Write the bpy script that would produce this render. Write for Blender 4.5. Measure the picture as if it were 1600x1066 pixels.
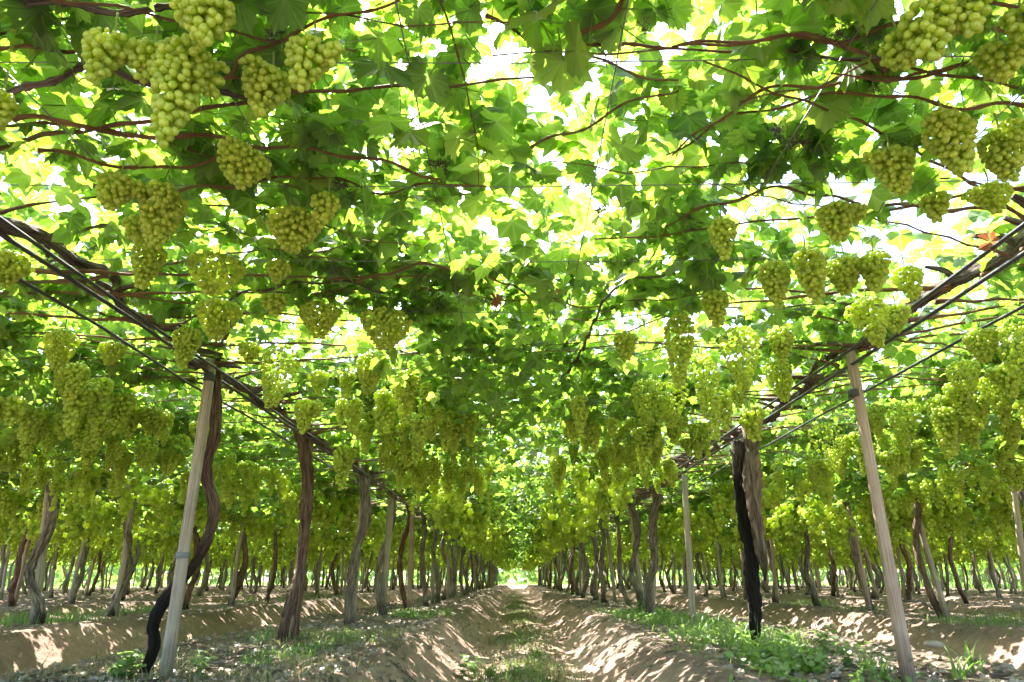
import bpy, math, random
import numpy as np
from mathutils import Matrix, Vector

scene = bpy.context.scene
for o in list(bpy.data.objects):
    bpy.data.objects.remove(o)

# ------------------------------------------------------------------ camera, sky, sun, exposure
F_PX, PITCH, YAW = 1040.0, math.radians(19.7), math.radians(0.44)
CAM_Z = 0.54
cam_data = bpy.data.cameras.new("camera")
cam_data.sensor_width = 36.0
cam_data.lens = 36.0 * F_PX / 1600.0
cam_data.clip_start = 0.05
cam_data.clip_end = 3000.0
cam = bpy.data.objects.new("camera", cam_data)
scene.collection.objects.link(cam)
cam.location = (0, 0, CAM_Z)
cam.rotation_euler = (math.radians(90) + PITCH, 0, YAW)
scene.camera = cam

SUN_EL, SUN_AZ = math.radians(60), math.radians(-32)      # azimuth clockwise from +Y (the row direction)
world = bpy.data.worlds.new("World")
scene.world = world
world.use_nodes = True
wn = world.node_tree
wn.nodes.clear()
sky = wn.nodes.new("ShaderNodeTexSky")
sky.sky_type = 'NISHITA'
sky.sun_disc = False
sky.sun_elevation = SUN_EL
sky.sun_rotation = SUN_AZ
sky.air_density, sky.dust_density, sky.ozone_density = 1.0, 2.5, 1.0
bg = wn.nodes.new("ShaderNodeBackground")
bg.inputs["Strength"].default_value = 0.15
wo = wn.nodes.new("ShaderNodeOutputWorld")
wn.links.new(sky.outputs[0], bg.inputs[0])
wn.links.new(bg.outputs[0], wo.inputs[0])

sun_data = bpy.data.lights.new("sun", 'SUN')
sun_data.energy = 4.0
sun_data.angle = math.radians(0.53)
sun_data.color = (1.0, 0.95, 0.87)
sun = bpy.data.objects.new("sun", sun_data)
scene.collection.objects.link(sun)
sdir = Vector((math.sin(SUN_AZ) * math.cos(SUN_EL), math.cos(SUN_AZ) * math.cos(SUN_EL), math.sin(SUN_EL)))
sun.rotation_euler = sdir.to_track_quat('Z', 'Y').to_euler()

vs = scene.view_settings
vs.view_transform = 'Standard'
vs.look = 'None'
vs.gamma = 1.0
vs.use_curve_mapping = False
vs.exposure = 2.9
cy = scene.cycles
cy.use_denoising = True
cy.max_bounces = 7
cy.diffuse_bounces = 4
cy.glossy_bounces = 3
cy.transmission_bounces = 6
cy.use_adaptive_sampling = True
cy.adaptive_threshold = 0.03
cy.sample_clamp_indirect = 8.0

rng = np.random.default_rng(7)
random.seed(7)
COL = scene.collection.objects
PI = math.pi

# ------------------------------------------------------------------ pixel helpers (photograph is 1600 x 1066)
def pix_dir(px, py):
    u, v = px - 800.0, 533.0 - py
    fwd = F_PX * math.cos(PITCH) - v * math.sin(PITCH)
    up = v * math.cos(PITCH) + F_PX * math.sin(PITCH)
    x = u * math.cos(YAW) - fwd * math.sin(YAW)
    y = u * math.sin(YAW) + fwd * math.cos(YAW)
    return np.array([x, y, up])

def at_z(px, py, z):
    d = pix_dir(px, py)
    return d * ((z - CAM_Z) / d[2]) + np.array([0, 0, CAM_Z])

def at_y(px, py, y):
    d = pix_dir(px, py)
    return d * (y / d[1]) + np.array([0, 0, CAM_Z])

def to_pix(P):
    P = np.atleast_2d(P) - np.array([0, 0, CAM_Z])
    x = P[:, 0] * math.cos(YAW) + P[:, 1] * math.sin(YAW)
    y = -P[:, 0] * math.sin(YAW) + P[:, 1] * math.cos(YAW)
    d = y * math.cos(PITCH) + P[:, 2] * math.sin(PITCH)
    h = -y * math.sin(PITCH) + P[:, 2] * math.cos(PITCH)
    dd = np.where(d > 0.05, d, 0.05)
    return 800 + F_PX * x / dd, 533 - F_PX * h / dd, d

# ------------------------------------------------------------------ smooth value noise
_tab = np.random.default_rng(3).random((256, 256))
def vnoise(x, y, s=1.0, off=0):
    x = np.asarray(x, float) * s + 37.7 + off * 17.13
    y = np.asarray(y, float) * s + 91.3 + off * 5.71
    xi, yi = np.floor(x).astype(int), np.floor(y).astype(int)
    fx, fy = x - xi, y - yi
    fx, fy = fx * fx * (3 - 2 * fx), fy * fy * (3 - 2 * fy)
    a = _tab[xi % 256, yi % 256]; b = _tab[(xi + 1) % 256, yi % 256]
    c = _tab[xi % 256, (yi + 1) % 256]; d = _tab[(xi + 1) % 256, (yi + 1) % 256]
    return (a * (1 - fx) + b * fx) * (1 - fy) + (c * (1 - fx) + d * fx) * fy

def fbm(x, y, s, octv=3, off=0):
    t, amp, tot = 0, 1.0, 0
    for i in range(octv):
        t = t + amp * vnoise(x, y, s * 2 ** i, off + i); tot += amp; amp *= 0.5
    return t / tot

def sstep(a, b, x):
    t = np.clip((x - a) / (b - a), 0, 1)
    return t * t * (3 - 2 * t)

# ------------------------------------------------------------------ mesh helpers
def make_mesh(name, V, T, mats, attrs=None, smooth=True, mat_index=None):
    V = np.ascontiguousarray(V, dtype=np.float32); T = np.ascontiguousarray(T, dtype=np.int32)
    me = bpy.data.meshes.new(name)
    n, m = len(V), len(T)
    me.vertices.add(n); me.vertices.foreach_set("co", V.ravel())
    me.loops.add(m * 3); me.loops.foreach_set("vertex_index", T.ravel())
    me.polygons.add(m)
    me.polygons.foreach_set("loop_start", np.arange(0, m * 3, 3, dtype=np.int32))
    me.polygons.foreach_set("use_smooth", np.full(m, smooth, dtype=bool))
    for mt in (mats if isinstance(mats, (list, tuple)) else [mats]):
        me.materials.append(mt)
    if mat_index is not None:
        me.polygons.foreach_set("material_index", np.asarray(mat_index, dtype=np.int32))
    for k, a in (attrs or {}).items():
        a = np.asarray(a, dtype=np.float32)
        if a.ndim == 1:
            at = me.attributes.new(k, 'FLOAT', 'POINT'); at.data.foreach_set("value", a)
        else:
            at = me.attributes.new(k, 'FLOAT_VECTOR', 'POINT'); at.data.foreach_set("vector", a.ravel())
    me.update(calc_edges=True)
    return me

def link(name, data, parent=None, loc=None, rot=None, scale=None):
    o = bpy.data.objects.new(name, data)
    COL.link(o)
    if parent is not None: o.parent = parent
    if loc is not None: o.location = loc
    if rot is not None: o.rotation_euler = rot
    if scale is not None: o.scale = scale
    return o

def tag(o, label=None, cat=None, group=None, kind=None):
    if label: o["label"] = label
    if cat: o["category"] = cat
    if group: o["group"] = group
    if kind: o["kind"] = kind
    return o

class Geo:
    """collects triangle soups with attributes"""
    def __init__(self): self.V, self.T, self.A, self.n = [], [], {}, 0
    def add(self, V, T, **attrs):
        V = np.asarray(V, float); T = np.asarray(T, int)
        self.V.append(V); self.T.append(T + self.n); self.n += len(V)
        for k, a in attrs.items():
            self.A.setdefault(k, []).append(np.broadcast_to(np.asarray(a, float), (len(V),)) if np.ndim(a) < 2 else np.asarray(a))
    def mesh(self, name, mats, smooth=True):
        return make_mesh(name, np.concatenate(self.V), np.concatenate(self.T), mats, {k: np.concatenate(a) for k, a in self.A.items()}, smooth)

def resample(P, n):
    """Catmull-Rom through P, n samples by arc length"""
    P = np.asarray(P, float)
    Q = np.vstack([2 * P[0] - P[1], P, 2 * P[-1] - P[-2]])
    out = []
    for i in range(1, len(Q) - 2):
        t = np.linspace(0, 1, 12, endpoint=False)[:, None]
        p0, p1, p2, p3 = Q[i - 1], Q[i], Q[i + 1], Q[i + 2]
        out.append(0.5 * ((2 * p1) + (-p0 + p2) * t + (2 * p0 - 5 * p1 + 4 * p2 - p3) * t ** 2 + (-p0 + 3 * p1 - 3 * p2 + p3) * t ** 3))
    out.append(P[-1:])
    C = np.vstack(out)
    s = np.r_[0, np.cumsum(np.linalg.norm(np.diff(C, axis=0), axis=1))]
    ss = np.linspace(0, s[-1], n)
    return np.stack([np.interp(ss, s, C[:, k]) for k in range(3)], 1), ss

def sweep(P, R, segs=8, ridge=0.0, seed=0, ss=None, cap=True, twist=0.0):
    """tube along P with radii R; ridge adds bark relief. returns V, T, bk (u metres round, v metres along)"""
    P = np.asarray(P, float); n = len(P); R = np.broadcast_to(np.asarray(R, float), (n,))
    if ss is None: ss = np.r_[0, np.cumsum(np.linalg.norm(np.diff(P, axis=0), axis=1))]
    tan = np.gradient(P, axis=0); tan /= np.linalg.norm(tan, axis=1)[:, None] + 1e-9
    ref = np.array([1.0, 0, 0]) if abs(tan[0][0]) < 0.8 else np.array([0, 1.0, 0])
    N = np.zeros_like(P); B = np.zeros_like(P)
    nv = ref - tan[0] * ref.dot(tan[0]); nv /= np.linalg.norm(nv)
    for i in range(n):
        nv = nv - tan[i] * nv.dot(tan[i]); nv /= np.linalg.norm(nv) + 1e-9
        N[i] = nv; B[i] = np.cross(tan[i], nv)
    th = np.linspace(0, 2 * PI, segs + 1)
    rr = np.repeat(R[:, None], segs + 1, 1).copy()
    if ridge:
        A = th[None, :] + twist * ss[:, None]
        q = vnoise(np.cos(A) * 2.2 + seed * 3.1, np.sin(A) * 2.2 + ss[:, None] * 1.3, 1.0) - 0.5
        q2 = vnoise(np.cos(A) * 5.0 + seed * 7.7, np.sin(A) * 5.0 + ss[:, None] * 3.0, 1.0) - 0.5
        q3 = vnoise(ss[:, None] * 9 + 0 * A, seed * 1.7 + 0 * A, 1.0) - 0.5
        rr *= 1 + ridge * (1.1 * q + 0.9 * q2 + 0.5 * q3)
    V = P[:, None, :] + rr[:, :, None] * (np.cos(th)[None, :, None] * N[:, None, :] + np.sin(th)[None, :, None] * B[:, None, :])
    U = np.zeros((n, segs + 1, 3)); U[:, :, 0] = th[None, :] / (2 * PI); U[:, :, 1] = ss[:, None]; U[:, :, 2] = seed
    V = V.reshape(-1, 3); U = U.reshape(-1, 3)
    i, j = np.meshgrid(np.arange(n - 1), np.arange(segs), indexing='ij')
    a = (i * (segs + 1) + j).ravel(); b = a + 1; c = a + segs + 1; d = c + 1
    T = np.vstack([np.stack([a, b, d], 1), np.stack([a, d, c], 1)])
    if cap:
        k = len(V)
        V = np.vstack([V, P[0], P[-1]]); U = np.vstack([U, [[0, 0, seed]], [[0, ss[-1], seed]]])
        jj = np.arange(segs); e = (n - 1) * (segs + 1)
        T = np.vstack([T, np.stack([jj + 1, jj, np.full(segs, k)], 1), np.stack([e + jj, e + jj + 1, np.full(segs, k + 1)], 1)])
    return V, T, U

# ------------------------------------------------------------------ materials
class NT:
    def __init__(self, name):
        self.m = bpy.data.materials.new(name); self.m.use_nodes = True
        self.t = self.m.node_tree; self.t.nodes.clear()
        self.out = self.t.nodes.new("ShaderNodeOutputMaterial")
    def n(self, typ, **kw):
        nd = self.t.nodes.new("ShaderNode" + typ)
        for k, v in kw.items(): setattr(nd, k, v)
        return nd
    def l(self, a, b): self.t.links.new(a, b)
    def attr(self, name): return self.n("Attribute", attribute_name=name)
    def math(self, op, a, b=None, clamp=False):
        nd = self.n("Math", operation=op); nd.use_clamp = clamp
        for i, x in enumerate((a, b)):
            if x is None: continue
            if isinstance(x, (int, float)): nd.inputs[i].default_value = x
            else: self.l(x, nd.inputs[i])
        return nd.outputs[0]
    def ramp(self, fac, stops):
        nd = self.n("ValToRGB"); cr = nd.color_ramp
        while len(cr.elements) < len(stops): cr.elements.new(0.5)
        for e, (p, c) in zip(cr.elements, stops):
            e.position = p; e.color = (*c, 1)
        self.l(fac, nd.inputs[0]); return nd.outputs[0]
    def mix(self, fac, a, b, typ='MIX'):
        nd = self.n("Mix", data_type='RGBA', blend_type=typ)
        for s, x in ((nd.inputs[0], fac), (nd.inputs[6], a), (nd.inputs[7], b)):
            if isinstance(x, (int, float)): s.default_value = x
            elif isinstance(x, tuple): s.default_value = (*x, 1)
            else: self.l(x, s)
        return nd.outputs[2]
    def noise(self, vec, scale, detail=3, rough=0.55):
        nd = self.n("TexNoise"); nd.inputs["Scale"].default_value = scale; nd.inputs["Detail"].default_value = detail
        nd.inputs["Roughness"].default_value = rough
        if vec is not None: self.l(vec, nd.inputs["Vector"])
        return nd.outputs[0]
    def vscale(self, vec, s):
        nd = self.n("VectorMath", operation='MULTIPLY'); self.l(vec, nd.inputs[0]); nd.inputs[1].default_value = s
        return nd.outputs[0]
    def bump(self, h, strength, dist):
        nd = self.n("Bump"); nd.inputs["Strength"].default_value = strength; nd.inputs["Distance"].default_value = dist
        self.l(h, nd.inputs["Height"]); return nd.outputs[0]
    def pbsdf(self, col, rough=0.6, spec=0.3, normal=None):
        p = self.n("BsdfPrincipled")
        if isinstance(col, tuple): p.inputs["Base Color"].default_value = (*col, 1)
        else: self.l(col, p.inputs["Base Color"])
        if isinstance(rough, (int, float)): p.inputs["Roughness"].default_value = rough
        else: self.l(rough, p.inputs["Roughness"])
        p.inputs["Specular IOR Level"].default_value = spec
        if normal is not None: self.l(normal, p.inputs["Normal"])
        return p.outputs[0]
    def translucent(self, surf, col, fac):
        t = self.n("BsdfTranslucent"); 
        if isinstance(col, tuple): t.inputs[0].default_value = (*col, 1)
        else: self.l(col, t.inputs[0])
        mx = self.n("MixShader")
        mx.inputs[0].default_value = fac
        self.l(surf, mx.inputs[1]); self.l(t.outputs[0], mx.inputs[2])
        return mx.outputs[0]
    def done(self, s): self.l(s, self.out.inputs[0]); return self.m

def leaf_material(name, stops, tstops, vein, fac=0.54, rough=0.42, spec=0.35):
    m = NT(name)
    rnd = m.attr("rnd").outputs["Fac"]; orn = m.n("ObjectInfo").outputs["Random"]
    r = m.math('FRACT', m.math('ADD', rnd, orn))
    v = m.math('POWER', m.attr("vein").outputs["Fac"], 5.0)
    geo = m.n("NewGeometry")
    mott = m.noise(geo.outputs["Position"], 70, 2)
    r2 = m.math('ADD', m.math('MULTIPLY', r, 0.85), m.math('MULTIPLY', mott, 0.2), True)
    col = m.ramp(r2, stops)
    under = m.mix(0.45, col, (0.16, 0.22, 0.09))                 # pale felted underside
    col = m.mix(geo.outputs["Backfacing"], col, under)
    col = m.mix(m.math('MULTIPLY', v, 0.55), col, vein)
    tc = m.ramp(r2, tstops)
    tc = m.mix(m.math('MULTIPLY', v, 0.65), tc, (0.46, 0.60, 0.17))
    s = m.pbsdf(col, rough, spec, m.bump(m.attr("vein").outputs["Fac"], 0.25, 0.004))
    return m.done(m.translucent(s, tc, fac))

M = {}
M['leaf'] = leaf_material("vine_leaf",
    [(0.0, (0.022, 0.060, 0.016)), (0.45, (0.042, 0.105, 0.022)), (0.8, (0.075, 0.150, 0.028)), (1.0, (0.12, 0.19, 0.04))],
    [(0.0, (0.12, 0.27, 0.014)), (0.45, (0.23, 0.43, 0.024)), (0.8, (0.37, 0.57, 0.04)), (1.0, (0.50, 0.66, 0.08))],
    (0.17, 0.24, 0.08))
M['leaf_dead'] = leaf_material("dry_red_leaf",
    [(0.0, (0.16, 0.05, 0.02)), (0.5, (0.20, 0.075, 0.03)), (1.0, (0.24, 0.12, 0.06))],
    [(0.0, (0.26, 0.06, 0.02)), (1.0, (0.32, 0.12, 0.05))], (0.3, 0.16, 0.08), 0.35, 0.7)
M['weed'] = leaf_material("weed_leaf",
    [(0.0, (0.06, 0.13, 0.03)), (0.5, (0.10, 0.20, 0.045)), (1.0, (0.16, 0.26, 0.07))],
    [(0.0, (0.16, 0.34, 0.05)), (1.0, (0.32, 0.48, 0.08))], (0.22, 0.3, 0.14), 0.4)
M['litter'] = leaf_material("dry_litter",
    [(0.0, (0.10, 0.075, 0.055)), (0.5, (0.19, 0.16, 0.13)), (0.8, (0.22, 0.195, 0.17)), (1.0, (0.30, 0.28, 0.26))],
    [(0.0, (0.12, 0.08, 0.05)), (1.0, (0.3, 0.25, 0.18))], (0.25, 0.2, 0.16), 0.15, 0.4, 0.5)
M['straw'] = leaf_material("dry_weed",
    [(0.0, (0.10, 0.10, 0.05)), (0.5, (0.18, 0.16, 0.08)), (1.0, (0.28, 0.23, 0.13))],
    [(0.0, (0.14, 0.16, 0.05)), (1.0, (0.35, 0.3, 0.14))], (0.3, 0.25, 0.15), 0.3, 0.7)

def grape_material():
    m = NT("green_grape_skin")
    orn = m.n("ObjectInfo").outputs["Random"]; rnd = m.attr("rnd").outputs["Fac"]
    r = m.math('FRACT', m.math('ADD', rnd, orn))
    geo = m.n("NewGeometry")
    bl = m.noise(geo.outputs["Position"], 160, 2)
    r2 = m.math('ADD', m.math('MULTIPLY', r, 0.6), m.math('MULTIPLY', bl, 0.15), True)
    col = m.ramp(r2, [(0.0, (0.33, 0.44, 0.06)), (0.5, (0.43, 0.54, 0.08)), (0.85, (0.51, 0.59, 0.115)), (1.0, (0.60, 0.63, 0.17))])
    tc = m.ramp(r2, [(0.0, (0.57, 0.71, 0.06)), (0.6, (0.73, 0.83, 0.08)), (1.0, (0.85, 0.87, 0.15))])
    rough = m.math('ADD', m.math('MULTIPLY', bl, 0.22), 0.16)
    s = m.pbsdf(col, rough, 0.6)
    return m.done(m.translucent(s, tc, 0.52))
M['grape'] = grape_material()

def bark_material(name, dark, mid, light, char=None, rough=0.85):
    m = NT(name)
    bk = m.attr("bk").outputs["Vector"]
    orn = m.n("ObjectInfo").outputs["Random"]
    p = m.vscale(bk, (14.0, 4.0, 1.0))
    off = m.n("VectorMath", operation='ADD'); m.l(p, off.inputs[0])
    cmb = m.n("CombineXYZ"); m.l(m.math('MULTIPLY', orn, 50.0), cmb.inputs[2]); m.l(cmb.outputs[0], off.inputs[1])
    n1 = m.noise(off.outputs[0], 1.6, 6, 0.68)
    geo = m.n("NewGeometry").outputs["Position"]
    n2 = m.noise(geo, 3.0, 3)
    f = m.math('ADD', m.math('MULTIPLY', n1, 0.95), m.math('MULTIPLY', n2, 0.2), True)
    col = m.ramp(f, [(0.42, dark), (0.56, mid), (0.72, light)])
    col = m.mix(m.math('MULTIPLY', m.math('SUBTRACT', orn, 0.4), 0.5, True), col, (0.20, 0.17, 0.14))
    if char:
        sep = m.n("SeparateXYZ"); m.l(geo, sep.inputs[0])
        z = m.math('ADD', sep.outputs[2], m.math('MULTIPLY', m.math('SUBTRACT', n2, 0.5), 0.5))
        mask = m.math('SUBTRACT', 1.0, m.math('MULTIPLY', m.math('SUBTRACT', z, char[0]), 1.0 / (char[1] - char[0]), True), True)
        col = m.mix(mask, col, m.ramp(n1, [(0.3, (0.006, 0.005, 0.005)), (0.8, (0.03, 0.026, 0.024))]))
    return m.done(m.pbsdf(col, rough, 0.15, m.bump(n1, 1.0, 0.03)))
M['bark_brown'] = bark_material("vine_bark_brown", (0.028, 0.017, 0.012), (0.12, 0.072, 0.050), (0.27, 0.19, 0.14), (-.05, .22))
M['bark_half_black'] = bark_material("vine_bark_half_black", (0.028, 0.017, 0.012), (0.12, 0.072, 0.050), (0.27, 0.19, 0.14), (0.45, 0.95))
M['bark_grey'] = bark_material("vine_bark_grey", (0.04, 0.034, 0.029), (0.16, 0.135, 0.11), (0.34, 0.30, 0.25), (-.05, .25))
M['bark_char'] = bark_material("vine_bark_charred", (0.03, 0.024, 0.02), (0.09, 0.07, 0.055), (0.2, 0.16, 0.13), (1.35, 1.75))
M['bark_peel'] = bark_material("vine_bark_peeling", (0.045, 0.032, 0.025), (0.16, 0.12, 0.09), (0.33, 0.27, 0.21), (0.55, 0.85))
M['cordon'] = bark_material("cordon_bark", (0.028, 0.021, 0.017), (0.14, 0.11, 0.088), (0.36, 0.31, 0.26))
M['cane'] = bark_material("cane_bark", (0.09, 0.045, 0.02), (0.30, 0.16, 0.07), (0.48, 0.31, 0.16), None, 0.6)

def wood_material(name, dark, mid, light, base=None):
    m = NT(name)
    bk = m.attr("bk").outputs["Vector"]; orn = m.n("ObjectInfo").outputs["Random"]
    off = m.n("VectorMath", operation='ADD'); m.l(m.vscale(bk, (22.0, 1.3, 1.0)), off.inputs[0])
    cmb = m.n("CombineXYZ"); m.l(m.math('MULTIPLY', orn, 40.0), cmb.inputs[2]); m.l(cmb.outputs[0], off.inputs[1])
    n1 = m.noise(off.outputs[0], 1.5, 5, 0.62)
    geo = m.n("NewGeometry").outputs["Position"]; n2 = m.noise(geo, 4.0, 4)
    f = m.math('ADD', m.math('MULTIPLY', n1, 0.7), m.math('MULTIPLY', n2, 0.4), True)
    col = m.ramp(f, [(0.32, dark), (0.5, mid), (0.75, light)])
    crack = m.math('POWER', m.math('SUBTRACT', 1.0, m.math('ABSOLUTE', m.math('MULTIPLY', m.math('SUBTRACT', n1, 0.38), 9.0)), True), 3.0)
    col = m.mix(m.math('MULTIPLY', crack, 0.55), col, (0.05, 0.035, 0.025))
    col = m.mix(m.math('MULTIPLY', orn, 0.35), col, (0.22, 0.20, 0.17))
    sep = m.n("SeparateXYZ"); m.l(geo, sep.inputs[0])
    zz = m.math('ADD', sep.outputs[2], m.math('MULTIPLY', m.math('SUBTRACT', n2, 0.5), 0.4))
    st = m.math('SUBTRACT', 1.0, m.math('MULTIPLY', zz, 3.5), True)
    col = m.mix(m.math('MULTIPLY', st, 0.7), col, (0.045, 0.038, 0.028))       # damp-rotted foot
    return m.done(m.pbsdf(col, 0.8, 0.2, m.bump(n1, 0.6, 0.006)))
M['post'] = wood_material("weathered_post_wood", (0.14, 0.115, 0.085), (0.29, 0.25, 0.19), (0.44, 0.40, 0.32))
M['post_red'] = wood_material("reddish_post_wood", (0.16, 0.09, 0.065), (0.34, 0.24, 0.18), (0.50, 0.42, 0.34))

def plain(name, col, rough, spec=0.4, metal=0.0):
    m = NT(name); geo = m.n("NewGeometry").outputs["Position"]
    n = m.noise(geo, 18, 4)
    c = m.mix(n, tuple(x * 0.6 for x in col), tuple(min(1, x * 1.45) for x in col))
    p = m.n("BsdfPrincipled"); m.l(c, p.inputs["Base Color"]); p.inputs["Roughness"].default_value = rough
    p.inputs["Specular IOR Level"].default_value = spec; p.inputs["Metallic"].default_value = metal
    return m.done(p.outputs[0])
M['hose'] = plain("black_polythene_hose", (0.035, 0.035, 0.038), 0.38, 0.5)
M['wire'] = plain("galvanised_wire", (0.16, 0.16, 0.165), 0.5, 0.5, 0.6)
M['tie'] = plain("grey_tie_tape", (0.13, 0.15, 0.14), 0.6)
M['stem'] = plain("green_stem", (0.16, 0.24, 0.06), 0.6)
M['stone'] = plain("field_stone", (0.30, 0.25, 0.21), 0.85)
M['rag'] = plain("faded_red_scrap", (0.40, 0.06, 0.06), 0.7)
M['clump'] = plain("dried_tendril", (0.05, 0.038, 0.030), 0.9)

def soil_material():
    m = NT("sandy_soil")
    geo = m.n("NewGeometry").outputs["Position"]
    bed = m.attr("bed").outputs["Fac"]; field = m.attr("field").outputs["Fac"]
    n1 = m.noise(geo, 1.1, 5, 0.6); n2 = m.noise(geo, 9.0, 6, 0.7); n3 = m.noise(geo, 55.0, 4, 0.7)
    f = m.math('ADD', m.math('MULTIPLY', n1, 0.5), m.math('MULTIPLY', n2, 0.5), True)
    col = m.ramp(f, [(0.28, (0.20, 0.132, 0.102)), (0.5, (0.32, 0.222, 0.172)), (0.72, (0.44, 0.33, 0.27))])
    hum = m.ramp(n2, [(0.3, (0.05, 0.042, 0.034)), (0.55, (0.11, 0.092, 0.076)), (0.75, (0.22, 0.195, 0.17))])
    bm = m.math('MULTIPLY', bed, m.math('ADD', m.math('MULTIPLY', n1, 1.6), -0.25), True)
    col = m.mix(bm, col, hum)
    col = m.mix(field, col, m.ramp(n1, [(0.3, (0.14, 0.19, 0.06)), (0.7, (0.26, 0.27, 0.10))]))
    col = m.mix(m.math('MULTIPLY', m.math('SUBTRACT', n3, 0.5), 0.8, True), col, (0.12, 0.09, 0.065))
    h = m.math('ADD', m.math('MULTIPLY', n2, 0.7), m.math('MULTIPLY', n3, 0.3))
    return m.done(m.pbsdf(col, 0.95, 0.1, m.bump(h, 1.0, 0.06)))
M['soil'] = soil_material()

# ------------------------------------------------------------------ layout of the vineyard
XL, XR, RS = -2.05, 2.16, 4.21
ROWS = [(-1, k, XL - RS * k) for k in range(6)] + [(1, k, XR + RS * k) for k in range(6)]
TZ = 1.90                    # trellis height above the beds
Y_END = 71.0

def bed_profile(x):
    """0 in the furrow, 1 on the planting bed"""
    c = (XL + XR) / 2
    d = np.abs(((x - c + RS / 2) % RS) - RS / 2)        # distance from the middle of the aisle
    return d, sstep(0.48, 1.22, d)

def ground_z(x, y, fine=True):
    x = np.asarray(x, float); y = np.asarray(y, float)
    wob = (vnoise(x * 0.15, y, 0.5, 3) - 0.5) * 0.16
    d, b = bed_profile(x + wob)
    z = -0.34 * (1 - b) - 0.03 * np.exp(-((d - 0.62) / 0.16) ** 2) + 0.045 * np.exp(-(d / 0.3) ** 2)
    z = z + 0.05 * np.exp(-((d - 1.18) / 0.16) ** 2) * vnoise(x, y, 1.1, 5)
    out = sstep(27.5, 34, np.abs(x)) + sstep(Y_END + 2, Y_END + 8, y) + sstep(12, 18, -y)
    z = z * (1 - np.clip(out, 0, 1)) - 0.1 * np.clip(out, 0, 1)
    z = z + (fbm(x, y, 1.1, 3, 2) - 0.5) * 0.07
    if fine:
        z = z + (fbm(x, y, 7.0, 3, 9) - 0.5) * 0.045 + 0.03 * np.maximum(0, vnoise(x, y, 9.0, 12) - .72)
    return z

# ------------------------------------------------------------------ ground
def axis(parts):
    out = []
    for a, b, s in parts: out.append(np.arange(a, b, s))
    return np.unique(np.concatenate(out + [[parts[-1][1]]]))
gx = np.r_[-900, -400, -200, -100, -60, axis([(-40, -9, .28), (-9, -3.4, .11), (-3.4, 3.6, .062), (3.6, 9, .11), (9, 40, .28)]), 60, 100, 200, 400, 900]
gy = np.r_[-400, -150, -60, -30, axis([(-18, 3, .5), (3, 8.5, .068), (8.5, 16, .13), (16, 34, .25), (34, 84, .6)]), 100, 140, 220, 400, 800, 1500]
GX, GY = np.meshgrid(gx, gy, indexing='ij')
GZ = ground_z(GX, GY)
far_f = np.clip(sstep(27.5, 30, np.abs(GX)) + sstep(Y_END + 1, Y_END + 4, GY), 0, 1)
_, GB = bed_profile(GX + (vnoise(GX, GY, .8, 4) - .5) * .3)
nx, ny = GX.shape
i, j = np.meshgrid(np.arange(nx - 1), np.arange(ny - 1), indexing='ij')
a = (i * ny + j).ravel(); b = a + ny; c = a + 1; d = b + 1
gm = make_mesh("ground", np.stack([GX.ravel(), GY.ravel(), GZ.ravel()], 1), np.vstack([np.stack([a, b, d], 1), np.stack([a, d, c], 1)]),
               M['soil'], {"bed": (sstep(.55, .95, GB) * (1 - far_f)).ravel(), "field": far_f.ravel()})
tag(link("ground", gm), kind="structure")

# ------------------------------------------------------------------ leaf shape
def leaf_template(seed, fine=True):
    r_ = np.random.default_rng(seed)
    key_a = np.radians([0, 14, 27, 40, 54, 66, 80, 95, 108, 124, 142, 158, 172])
    key_r = np.array([1.0, .90, .77, .83, .92, .85, .75, .78, .81, .75, .68, .60, .30])
    key_r = key_r * (1 + r_.normal(0, .05, len(key_r)))
    if fine == 'mid':
        ang = np.radians([-172, -140, -108, -80, -67, -54, -40, -27, 0, 27, 40, 54, 67, 80, 108, 140, 172])
    elif fine:
        ang = np.radians(np.linspace(-172, 172, 37))
        tips = np.radians([0, 54, -54, 108, -108])
        for t in tips: ang[np.argmin(np.abs(ang - t))] = t
    else:
        ang = np.radians([-172, -140, -108, -80, -54, -27, 0, 27, 54, 80, 108, 140, 172])
    rad = np.interp(np.abs(ang), key_a, key_r)
    if fine:
        rad = rad * (1 + 0.075 * np.where(np.arange(len(ang)) % 2 == 0, 1, -1) + r_.normal(0, .02, len(ang)))
    x, y = rad * np.cos(ang) * 1.0, rad * np.sin(ang) * 1.06
    z = -r_.uniform(.12, .52) * rad ** 2 + r_.uniform(-.04, .24) * np.abs(y) + r_.uniform(.06, .17) * np.sin(ang * r_.integers(3, 6) + r_.uniform(0, 6)) * rad
    n = len(ang)
    V = [np.array([[0, 0, 0.0]]), np.stack([x, y, z], 1)]
    T = [[0, k + 1, k + 2] for k in range(n - 1)]
    vein = np.zeros(n + 1); vein[0] = 1.0
    for t in np.radians([0, 54, -54, 108, -108]): vein[1 + np.argmin(np.abs(ang - t))] = 1.0
    if fine is True:   # petiole: a thin three-sided stalk
        k = n + 1; w = 0.022
        e = np.array([-.55 + r_.uniform(-.2, .2), r_.uniform(-.3, .3), -1.0])
        V.append(np.array([[-w, w, 0], [-w, -w, 0], [w, 0, -w], e + [-w, w, 0], e + [-w, -w, 0], e + [w, 0, 0]]))
        T += [[k, k + 1, k + 4], [k, k + 4, k + 3], [k + 1, k + 2, k + 5], [k + 1, k + 5, k + 4], [k + 2, k, k + 3], [k + 2, k + 3, k + 5]]
        vein = np.r_[vein, np.ones(6)]
    return np.vstack(V), np.array(T), vein

LEAF_FINE = [leaf_template(s) for s in range(10)]
LEAF_MID = [leaf_template(s + 20, 'mid') for s in range(8)]
LEAF_COARSE = [leaf_template(s + 50, False) for s in range(6)]

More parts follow.
